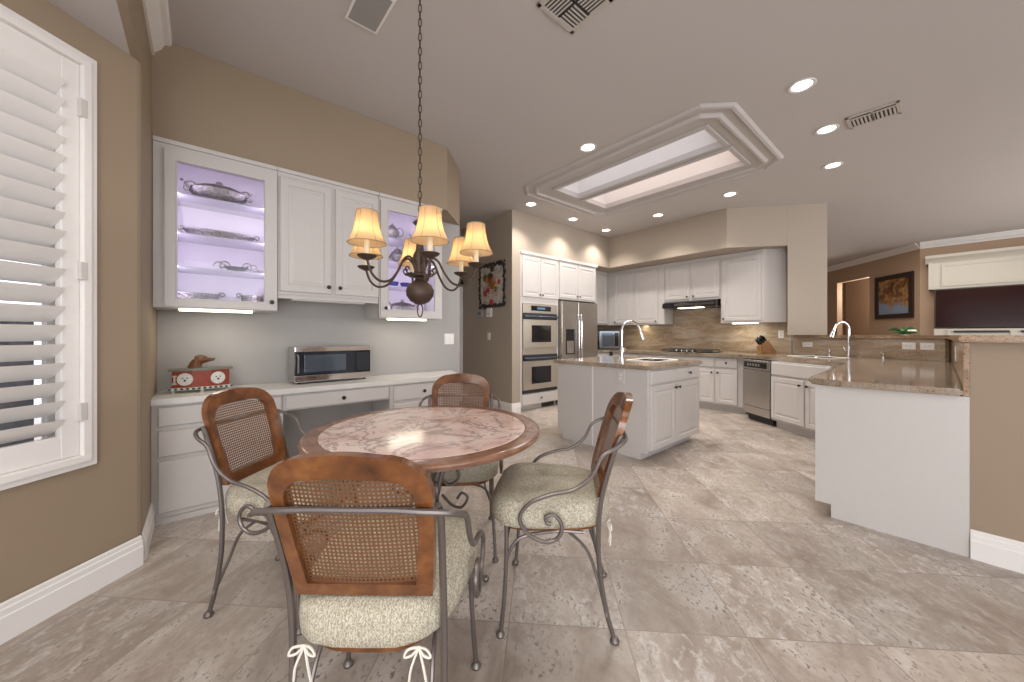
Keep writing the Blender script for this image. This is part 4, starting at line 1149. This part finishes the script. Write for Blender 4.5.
# diagonal run: from (6.0,1.842) to (5.364,.973)
dvx, dvy = 5.364 - 6.01, .973 - 1.842; DL = sqrt(dvx ** 2 + dvy ** 2); DA = atan2(dvy, dvx)
DO = (6.01 + .055 * dvy / DL, 1.842 - .055 * dvx / DL)   # shift of kick to door plane handled below
DO = (6.01 - .07 * .805, 1.842 + .07 * .593)
dpt = lambda s: (DO[0] + dvx / DL * s, DO[1] + dvy / DL * s)
t = thing('dishwasher', 'stainless steel dishwasher with black control strip in the angled counter run', 'dishwasher', (*dpt(.075), 0), DA)
DW_ = .50
b = nb(); box(b, 0, DW_, 0, .50, .10, .85); box(b, 0.02, DW_ - .02, .06, .45, 0.0, .10); obj('body', b, DARK, t)
b = nb(); box(b, .005, DW_ - .005, -.025, 0, .215, .715, .004); d = obj('door', b, STEEL, t)
b = nb(); box(b, .005, DW_ - .005, -.025, 0, .72, .845, .004); cpn = obj('control_panel', b, STEEL, t)
b = nb(); box(b, .04, DW_ - .05, -.028, -.024, .745, .82, .006); st_ = obj('control_strip', b, BLACK, cpn)
for i in range(5):
    b = nb(); box(b, .10 + .05 * i, .13 + .05 * i, -.0295, -.0275, .765, .80, .001); obj('button', b, STEEL, cpn)
b = nb(); box(b, .005, DW_ - .005, -.022, 0, .105, .21, .003); obj('lower_panel', b, STEEL, t)
b = nb(); box(b, .03, DW_ - .02, .04, .06, .02, .095, .001); obj('kick_vent', b, DARK, t)
t = thing('sink_cabinet', 'white two-door sink base cabinet right of the dishwasher', 'cabinet', (*dpt(.58), 0), DA)
w = .82; b = nb(); box(b, 0, w, 0, .50, .10, .855, .002); box(b, 0, w, .07, .5, 0, .10); obj('body', b, WHITE, t)
cab_door(t, .012, .50, .125, .655, 0, (.46, .60)); cab_door(t, .52, w - .01, .125, .655, 0, (.56, .60)); cab_door(t, .015, w - .01, .685, .835, 0, None, name='false_drawer', flat=True)
t = thing('cabinet_filler', 'narrow white filler panel between corner cabinet and dishwasher', 'cabinet panel', (6.17, 1.898, 0), HW)
b = nb(); prism(b, [(0, 0), (.012, 0), (.045, .075), (.2, .30), (0, .5)], .10, .855); obj('panel', b, WHITE, t)

# worktop: hood wall + diagonal + peninsula (one continuous stone)
WT = [(5.66, 4.832), (5.66, 4.205), (6.12, 4.205), (6.12, 1.95), (6.02 - .10, 1.84 + .06), (5.30, .99), (5.20, .68), (3.18, .645), (3.12, .60), (3.085, .52), (3.085, -.10), (3.12, -.077), (6.215, -.077), (6.825, 1.05), (6.825, 4.832)]
WT = [(5.66, 4.832), (5.66, 4.205), (6.12, 4.205), (6.10, 1.985), (5.265, .85), (5.09, .62), (3.24, .60), (3.14, .57), (3.10, .50), (3.085, .41), (3.085, -.076), (6.20, -.076), (6.825, 1.06), (6.825, 4.832)]
b = nb(); prism(b, WT, .860, .900)
bmesh.ops.bevel(b, geom=[e for e in b.edges if abs(e.verts[0].co.z - e.verts[1].co.z) < 1e-4], offset=.009, segments=2, affect='EDGES')
slab('kitchen_worktop', 'brown granite worktop from the cooktop round to the peninsula', b, STONE, 'worktop')
# peninsula cabinet : side panel facing the dining area at x=3.13, doors face +Y
t = thing('peninsula_cabinet', 'white peninsula cabinet with a plain tall side panel facing the dining area', 'cabinet', (3.13, .545, 0), pi)
# local: x -> -X, y -> -Y ; front plane y=0 facing +Y (world)
L_ = 2.1
b = nb(); box(b, -L_, -.02, 0, .62, .10, .858, .002); box(b, -L_, -.02, .08, .62, 0, .10)
obj('body', b, WHITE, t)
b = nb(); pp = [(0, .085), (0, .858), (.0, .858)]
v0 = [(0, .085), (.08, .085), (.08, 0.0), (.645, 0.0), (.645, .858), (0, .858)]
f0 = [b.verts.new((-.02, y, z)) for y, z in v0]; f1 = [b.verts.new((0, y, z)) for y, z in v0]
b.faces.new(f0); b.faces.new(f1[::-1])
for i in range(6): b.faces.new([f0[i], f0[(i + 1) % 6], f1[(i + 1) % 6], f1[i]])
obj('side_panel', b, WHITE, t)
for i in range(4):
    cab_door(t, -L_ + .03 + .5 * i, -L_ + .49 + .5 * i, .125, .655, 0, (-L_ + .08 + .5 * i, .6)); cab_door(t, -L_ + .03 + .5 * i, -L_ + .49 + .5 * i, .685, .835, 0, (-L_ + .25 + .5 * i, .76), name='drawer', flat=True)

# cooktop
t = thing('cooktop', 'black gas cooktop with iron grates set in the granite under the hood', 'cooktop', (6.22, 3.25, .901), HW)
b = nb(); box(b, 0, .86, .02, .50, 0, .012, .004); obj('glass_top', b, BLACK, t)
for i in range(3):
    cx = .16 + .27 * i; b = nb()
    for s_ in (-.11, .11): tube(b, [(cx + s_, .05, .04), (cx + s_, .47, .04)], .008, 6)
    for yy in (.05, .17, .35, .47): tube(b, [(cx - .11, yy, .04), (cx + .11, yy, .04)], .008, 6)
    for s_ in (-.11, .11):
        for yy in (.05, .47): tube(b, [(cx + s_, yy, .01), (cx + s_, yy, .04)], .008, 6)
    obj('grate', b, DARK, t)
    for yy in (.14, .38): b = nb(); lathe(b, [(0, .012), (.045, .012), (.04, .024), (0, .027)], (cx, yy, 0), 16); obj('burner', b, DARK, t, True)
for i in range(4):
    b = nb(); lathe(b, [(.018, .012), (.016, .038), (0, .040)], (.28 + .09 * i, .045, 0), 14); obj('knob', b, STEEL, t, True)

# black microwave in the corner
t = thing('countertop_oven', 'black countertop microwave with glossy window in the kitchen corner beside fridge', 'microwave', (6.36, 4.50, .901), radians(-38))
b = nb(); box(b, -.26, .24, -.19, .17, .012, .375, .006); obj('body', b, BLACK, t)
b = nb(); box(b, -.17, .23, -.205, -.191, .02, .37, .003); d = obj('door', b, mat('oven_front', (.30, .32, .35), .12, .8), t)
b = nb(); box(b, -.13, .10, -.208, -.204, .06, .33, .002); obj('window', b, mat('oven_window', (.12, .15, .19), .06, .5), d)
b = nb(); box(b, .13, .21, -.208, -.204, .06, .33, .002); obj('control_panel', b, BLACK, t)
b = nb(); tube(b, [(.115, -.206, .08), (.115, -.235, .09), (.115, -.235, .30), (.115, -.206, .31)], .008); obj('handle', b, CHROME, d, True)
b = nb(); box(b, -.24, .22, -.17, .15, 0, .012); obj('foot', b, DARK, t)

# knife block
p0 = (6.60, 1.83)
t = thing('knife_block', 'slanted wooden knife block on the granite counter near the outlet', 'knife block', (6.58, 1.80, .901), radians(-40.4))
BW = wood('block_wood', (.18, .08, .03), (.30, .15, .06), (.40, .22, .10), (8, 8, 2), .35)
b = nb(); extr(b, [(-.055, 0.0), (.055, 0.0), (.055, .001), (.055, .001)], (0, 0, -1), (0, 0, -1.001)) if False else None
b = nb()
P = [(.14, 0), (.20, 0), (.21, .03), (.06, .23), (-.05, .15), (-.02, .0)]
P = [(-.02, 0), (.20, 0), (.205, .03), (.08, .205), (-.035, .125)]
f0 = [b.verts.new((x, -.05, z)) for x, z in P]; f1 = [b.verts.new((x, .05, z)) for x, z in P]
b.faces.new(f0); b.faces.new(f1[::-1])
for i in range(5): b.faces.new([f0[i], f0[(i + 1) % 5], f1[(i + 1) % 5], f1[i]])
obj('block', b, BW, t)
kn = 0
for i in range(3):
    for j in range(3):
        x0_, z0_ = -.012 + .035 * i, .142 + .026 * i; yy = -.032 + .032 * j
        b = nb(); dx, dz = -.57, .82; l_ = .095 + .01 * ((i + j) % 2)
        box(b, -.011, .011, -.008, .008, 0.0, l_, .004, M=Matrix.Translation((x0_, yy, z0_ + .004)) @ Matrix.Rotation(-.61, 4, 'Y'))
        k_ = obj('kitchen_knife', b, BLACK)
        k_.location = t.location; k_.rotation_euler = t.rotation_euler
        row = ('front', 'middle', 'back')[j]; colm = ('lowest', 'centre', 'highest')[i]
        tag(k_, 'black-handled kitchen knife in the wooden block, %s slot of the %s row' % (colm, row), 'knife', 'knives in the wooden block')

# outlets
plate((6.827, 1.60, 1.20), HW, 'white upright outlet on the granite right of the knife block', .075, .12, 'outlet', 1, 'wall_outlet', cat='outlet')
ow = atan2(-1.12, -.62)
def onlow(s): return (6.86 - .62 * s - .019, 1.06 - 1.12 * s + .012)
plate((6.836, 1.28, 1.05), HW, 'white sideways outlet on the low backsplash below the tan column', .12, .075, 'outlet', 1, 'wall_outlet', cat='outlet', horiz=True)
for s_, lb in ((.74, 'left'), (.87, 'right')):
    q = onlow(s_); plate((q[0], q[1], 1.06), ow, 'white wide switch plate on the low backsplash near the bar corner, %s of two' % lb, .145, .085, 'outlet', 1, 'wall_outlet', cat='outlet', horiz=True, group=None) if False else plate((q[0], q[1], 1.06), ow, 'white wide outlet plate on the low backsplash near the bar corner, %s of two' % lb, .13, .085, 'outlet', 1, 'wall_outlet', cat='outlet', horiz=True)
plate((4.35, -.077, 1.05), pi, 'white upright outlet on the bar backsplash at the right end', .075, .12, 'outlet', 1, 'wall_outlet', cat='outlet')


# faucets
def faucet(label, loc, rz, H, reach, name='faucet'):
    t = thing(name, label, 'faucet', loc, rz)
    b = nb(); lathe(b, [(0, 0), (.03, 0), (.03, .008), (.022, .015), (.02, .12), (.014, .15), (0, .15)], seg=16); obj('base', b, CHROME, t, True)
    r = reach / 2; pts = [(0, 0, .12), (0, 0, H * .45), (0, 0, H - r)]
    for i in range(1, 8): a = pi - pi * i / 8; pts.append((r + r * cos(a), 0, H - r + r * sin(a)))
    pts.append((2 * r + .012, 0, H - r - .02))
    b = nb(); tube(b, pts, .0145, 12, 3); sp = obj('spout', b, CHROME, t, True)
    b = nb(); tube(b, [(2 * r + .012, 0, H - r - .015), (2 * r + .03, 0, H - r - .06), (2 * r + .045, 0, H - r - .105)], lambda q: .018 + .009 * q, 12, 3); obj('spray_head', b, CHROME, sp, True)
    b = nb(); tube(b, [(0, 0, .075), (0, -.05, .085), (0, -.075, .13)], .008, 8, 4); obj('handle', b, CHROME, t, True)
    return t


faucet('chrome gooseneck faucet on the kitchen island', (3.95, 2.55, .901), radians(-30), .46, .235)
faucet('chrome gooseneck faucet of the bar-side sink below the low backsplash', (6.60, .80, .901), radians(-40.4 + 180), .46, .19)
b = nb(); lathe(b, [(0, 0), (.02, 0), (.018, .01), (.014, .05), (.018, .06), (.008, .075), (0, .08)], (6.44, .46, .901), 12); tube(b, [(6.44, .46, .965), (6.40, .48, .975)], .006, 6)
tag(obj('soap_dispenser', b, CHROME, sm=True), 'small chrome soap dispenser right of the bar-side faucet', 'soap dispenser')
b = nb(); lathe(b, [(0, 0), (.02, 0), (.018, .01), (.014, .03), (.022, .05), (.016, .085), (0, .09)], (6.62, 1.0, .901), 12)
tag(obj('side_sprayer', b, CHROME, sm=True), 'short chrome side sprayer left of the bar-side faucet', 'sprayer')


def sink(name, label, cx, cy, rz, w, d):
    t = thing(name, label, 'sink', (cx, cy, .9005), rz); b = nb()
    lev = [(0, .0), (0, .004), (.012, .007), (.022, .004), (.028, -.001), (.03, -.0005)]
    L = []
    for ins, z in lev:
        r = .06; pts = []
        for (sx, sy, a0) in ((1, 1, 0), (-1, 1, 90), (-1, -1, 180), (1, -1, 270)):
            for q in range(5):
                a = radians(a0 + 22.5 * q); pts.append((sx * (w / 2 - r) + (r - ins) * cos(a), sy * (d / 2 - r) + (r - ins) * sin(a), z))
        L.append([b.verts.new(p) for p in pts])
    for A, B in zip(L, L[1:]):
        for j in range(20): b.faces.new([A[j], A[(j + 1) % 20], B[(j + 1) % 20], B[j]])
    b.faces.new(L[-1]); obj('rim', b, mat('sink_white', (.74, .71, .67), .5), t, True)
    b = nb(); lathe(b, [(0, .001), (.04, .001), (.038, .004), (0, .003)], seg=16); obj('drain', b, STEEL, t, True)
    return t


sink('island_sink', 'white sink with raised rim in the island worktop beside the faucet', 3.98, 2.17, radians(0), .55, .40)
sink('bar_side_sink', 'white sink in the angled counter below the gooseneck faucet', 6.18, 1.06, DA, .62, .36)

# ------------------------------------------------------------------ island
t = thing('kitchen_island', 'white kitchen island with drawers and two doors, granite-topped, behind the right chair', 'kitchen island', (3.19, 1.79, 0))
w, dep = 1.125, 1.13
b = nb(); box(b, .022, w, .0, dep, .10, .858, .002); box(b, .022, w - .05, .067, dep - .08, 0, .10); obj('body', b, WHITE, t)
b = nb(); v0 = [(.0, .07), (.067, .07), (.067, 0), (dep - .08, 0), (dep - .08, .085), (dep, .085), (dep, .858), (0, .858)]
f0 = [b.verts.new((0, y, z)) for y, z in v0]; f1 = [b.verts.new((.022, y, z)) for y, z in v0]
b.faces.new(f0); b.faces.new(f1[::-1])
for i in range(8): b.faces.new([f0[i], f0[(i + 1) % 8], f1[(i + 1) % 8], f1[i]])
obj('side_panel', b, WHITE, t)
b = nb(); box(b, -.006, .0, .62, .635, .01, .857, .001); obj('panel_seam', b, WHITE2, t)
cab_door(t, .05, .535, .085, .70, 0, (.505, .655)); cab_door(t, .555, 1.10, .085, .70, 0, (.585, .655))
cab_door(t, .05, .535, .72, .845, 0, None, name='drawer', flat=True); cab_door(t, .555, 1.10, .72, .845, 0, (.83, .785), name='drawer', flat=True)
b = nb(); prism(b, [(3.155, 1.755), (4.33, 1.755), (4.36, 1.785), (4.36, 2.96), (3.155, 2.96)], .86, .90)
bmesh.ops.bevel(b, geom=[e for e in b.edges if abs(e.verts[0].co.z - e.verts[1].co.z) < 1e-4], offset=.009, segments=2, affect='EDGES')
slab('island_worktop', 'brown granite slab on top of the kitchen island', b, STONE, 'worktop')
plate((3.189, 2.07, .775), HW, 'white outlet on the plain island side facing the table', .085, .15, 'outlet', 1, 'wall_outlet', m=WHITE, cat='outlet')

# ------------------------------------------------------------------ ceiling fixtures
labs = {(3.476, .684): 'recessed ceiling downlight nearest the camera, at the upper right', (4.394, .681): 'recessed downlight beside the ceiling vent, middle of the right row', (5.376, .781): 'recessed downlight farthest back in the right row of three',
        (2.976, 2.311): 'recessed downlight on the near left side of the skylight', (5.425, 1.842): 'recessed downlight just right of the skylight near the angled soffit', (5.506, 2.903): 'recessed downlight between the skylight and the range hood soffit',
        (4.636, 3.905): 'recessed downlight in front of the refrigerator soffit', (5.576, 3.927): 'recessed downlight deepest in the kitchen corner', (3.641, 3.853): 'recessed downlight above the double oven'}
first = None
for (x, y), lb in labs.items():
    if first is None:
        t = thing('recessed_light', lb, 'ceiling light', (x, y, CEIL), 0, 'recessed kitchen downlights')
        b = nb(); lathe(b, [(.062, -.001), (.085, -.001), (.088, -.006), (.083, -.010), (.064, -.007), (.062, -.001)], seg=28, cap=False); obj('trim_ring', b, WHITE2, t, True)
        b = nb(); lathe(b, [(0, -.003), (.064, -.003), (.064, -.0015), (0, -.0015)], seg=24); obj('lens', b, CANL, t)
        first = t
    else: t = dup(first, (x, y, CEIL), 0, lb)
for (x, y) in labs: light('downlight', 'SPOT', (x, y, CEIL - .02), 46 if y > 1.5 else 15, (1, .93, .85), .05, spot_size=radians(115), spot_blend=.7)


def vent(name, label, c, w, d, rz, slats, mm=WHITE2):
    t = thing(name, label, 'vent', (c[0], c[1], CEIL), rz)
    b = nb()
    for (x0, x1, y0, y1) in ((-w / 2, w / 2, -d / 2, -d / 2 + .025), (-w / 2, w / 2, d / 2 - .025, d / 2), (-w / 2, -w / 2 + .025, -d / 2, d / 2), (w / 2 - .025, w / 2, -d / 2, d / 2)): box(b, x0, x1, y0, y1, -.010, -.001, .002)
    obj('frame', b, mm, t)
    b = nb(); box(b, -w / 2 + .02, w / 2 - .02, -d / 2 + .02, d / 2 - .02, -.003, -.001); obj('backing', b, DARK, t)
    for (x0, x1, y0, y1) in slats: b = nb(); box(b, x0, x1, y0, y1, -.009, -.004, .001); obj('slat', b, mm, t)
    return t


VM = mat('vent_paint', (.50, .46, .42), .5)
vent('ceiling_vent', 'narrow rectangular ceiling vent beside the middle right downlight', (4.42, .375), .34, .33, 0, [(-.14, .14, -.14 + .024 * i, -.126 + .024 * i) for i in range(7)] + [(-.14, .02, .04, .13)] + [(-.14 + .028 * i, -.128 + .028 * i, .03, .145) for i in range(10)], VM) if False else \
    vent('ceiling_vent', 'narrow rectangular ceiling vent beside the middle right downlight', (4.42, .38), .25, .33, radians(0), [(-.035, .10, -.135 + .025 * i, -.121 + .025 * i) for i in range(11)] + [(-.07, -.045, -.14, .14)] + [(-.1, .1, -.006, .006)], VM)
sl = [(-.13, -.01, -.13 + .022 * i, -.12 + .022 * i) for i in range(6)] + [(.01 + .022 * i, .02 + .022 * i, -.13, -.01) for i in range(6)] + [(.01, .13, .01 + .022 * i, .02 + .022 * i) for i in range(6)] + [(-.13 + .022 * i, -.12 + .022 * i, .01, .13) for i in range(6)]
vent('ceiling_vent', 'square four-way ceiling vent at the top edge of the photo', (1.62, 1.35), .31, .31, 0, sl, VM)
t = thing('ceiling_speaker', 'square grey grille panel in the ceiling, above the wall cabinets', 'speaker', (.745, 2.15, CEIL), 0)
b = nb(); rect_loft(b, -.095, .095, -.15, .15, [(0, 0), (0, -.01), (.014, -.01), (.014, -.006), (.016, -.006)]); bmesh.ops.rotate(b, verts=b.verts, cent=(0, 0, 0), matrix=Matrix.Rotation(radians(-90), 3, 'X')); bmesh.ops.scale(b, vec=(1, 1, 1), verts=b.verts)
for v_ in b.verts: v_.co.z = -abs(v_.co.z) - .001
obj('frame', b, WHITE2, t)
b = nb(); box(b, -.08, .08, -.135, .135, -.0125, -.008); obj('grille', b, mat('grille_grey', (.30, .29, .28), .6), t)

# ------------------------------------------------------------------ family room things
t = thing('television', 'large wide black television in the white built-in of the far room', 'television', (11.0, .085, 0), HW)
b = nb(); box(b, 0, 2.3, -.06, -.01, 1.325, 2.075, .006); obj('bezel', b, DARK, t)
b = nb(); box(b, .02, 2.28, -.064, -.0605, 1.34, 2.06); obj('screen', b, mat('tv_screen', (.02, .007, .006), .12, spec=.12), t)
t = thing('media_cabinet', 'white built-in over-mantel cabinet with cornice above the television', 'cabinet', (11.14, .14, 0), HW)
b = nb(); box(b, 0, 2.6, -.10, .155, 2.09, 2.62); box(b, -.02, .03, -.12, .155, 2.09, 2.62)
extr(b, [(-.155, 2.60), (.10, 2.60), (.12, 2.63), (.15, 2.66), (.21, 2.70), (.22, 2.75), (-.155, 2.75)], (-.06, 0, 0), (2.7, 0, 0)); obj('body', b, CREAM, t)
obj('panel', rect_loft(nb(), .15, 2.4, 2.14, 2.56, [(0, -.10), (0, -.115), (.03, -.115), (.04, -.106), (.05, -.106)]), CREAM, t)
t = thing('media_console', 'white low cabinet with black shelf openings under the television', 'cabinet', (10.95, .09, 0), HW)
b = nb(); box(b, 0, 2.6, 0, .34, 0, 1.31, .004); obj('body', b, CREAM, t)
for i in range(3): b = nb(); box(b, .25 + .75 * i, .88 + .75 * i, -.028, .001, 1.235, 1.275); obj('opening', b, DARK, t)
for i in range(3): obj('door', rect_loft(nb(), .17 + .75 * i, .92 + .75 * i, .2, 1.29, [(0, 0), (0, -.02), (.03, -.02), (.036, -.008), (.04, -.008)]), CREAM, t)
# framed picture on the diagonal wall
pa = atan2(-dd[1], -dd[0]); c = dp(.62)
t = thing('framed_painting', 'dark-framed brown and blue painting on the far diagonal wall', 'painting', (c[0], c[1], 2.05), pa + 0)
b = nb()
W2, H2 = .50, .49
off = -.006
for (x0, x1, z0, z1) in ((-W2, W2, H2 - .10, H2), (-W2, W2, -H2, -H2 + .10), (-W2, -W2 + .10, -H2 + .10, H2 - .10), (W2 - .10, W2, -H2 + .10, H2 - .10)): box(b, x0, x1, -.04, off, z0, z1, .008)
obj('frame', b, mat('frame_dark', (.025, .015, .012), .3), t)
k = NT('landscape_canvas'); sp_ = k.n('SeparateXYZ', {0: k.tc.outputs['Object']})
nn = k.n('TexNoise', {'Vector': k.tc.outputs['Object'], 'Scale': 5.0, 'Detail': 6, 'Distortion': 1.0}).outputs['Fac']
g_ = k.math('ADD', k.math('MULTIPLY', sp_.outputs[2], 1.0), k.math('MULTIPLY', k.math('SUBTRACT', nn, .5), 1.3))
base_ = k.ramp(nn, [(.35, (.05, .02, .01)), (.5, (.22, .10, .03)), (.62, (.42, .25, .12)), (.75, (.12, .06, .03))])
riv = k.n('MapRange', {'Value': g_, 'From Min': -.12, 'From Max': -.22}).outputs[0]
k.link(k.mix(riv, base_, c4(.22, .28, .38)), 'Base Color'); CANV = k.m
b = nb(); box(b, -W2 + .09, W2 - .09, -.02, off, -H2 + .09, H2 - .09); obj('canvas', b, CANV, t)
# flower vase on a small table beyond the bar
q = (10.2, .45)
t = thing('side_table', 'small side table in the far room under the painting', 'table', (q[0], q[1], 0))
b = nb(); lathe(b, [(.22, 1.0), (.24, 1.01), (.24, 1.03), (0, 1.03)][0:], seg=24); obj('tabletop', b, CREAM, t)
b = nb(); lathe(b, [(.16, 0), (.16, .03), (.03, .06), (.03, .95), (.10, 1.0)], seg=16); obj('pedestal', b, CREAM, t)
t = thing('flower_vase', 'small white vase of green leaves and a white bloom beyond the bar', 'vase', (q[0], q[1], 1.031))
b = nb(); lathe(b, [(0, 0), (.06, 0), (.10, .05), (.09, .11), (.05, .15), (.06, .17), (.05, .17), (0, .14)], seg=20); obj('vase', b, mat('vase_pale', (.62, .5, .42), .3), t, True)
b = nb(); rr = random.Random(5)
for i in range(16):
    a = rr.uniform(0, 6.28); l_ = rr.uniform(.12, .24); z = rr.uniform(.03, .13)
    tube(b, [(0, 0, .15), (cos(a) * l_ * .5, sin(a) * l_ * .5, .17 + z), (cos(a) * l_, sin(a) * l_, .16 + z * .9)], lambda q_: .006 + .03 * sin(pi * q_), 6, 4, sx=.25)
obj('leaf', b, mat('leaf_green', (.06, .17, .06), .5), t, True, 'stuff')
b = nb()
for i in range(6): a = i * 1.05; ball(b, (.14 * cos(3.0) + .035 * cos(a), -.1 + .035 * sin(a), .24), .032, (1, 1, .6), 8, 6)
obj('bloom', b, mat('bloom_white', (.7, .7, .62), .6), t, True)
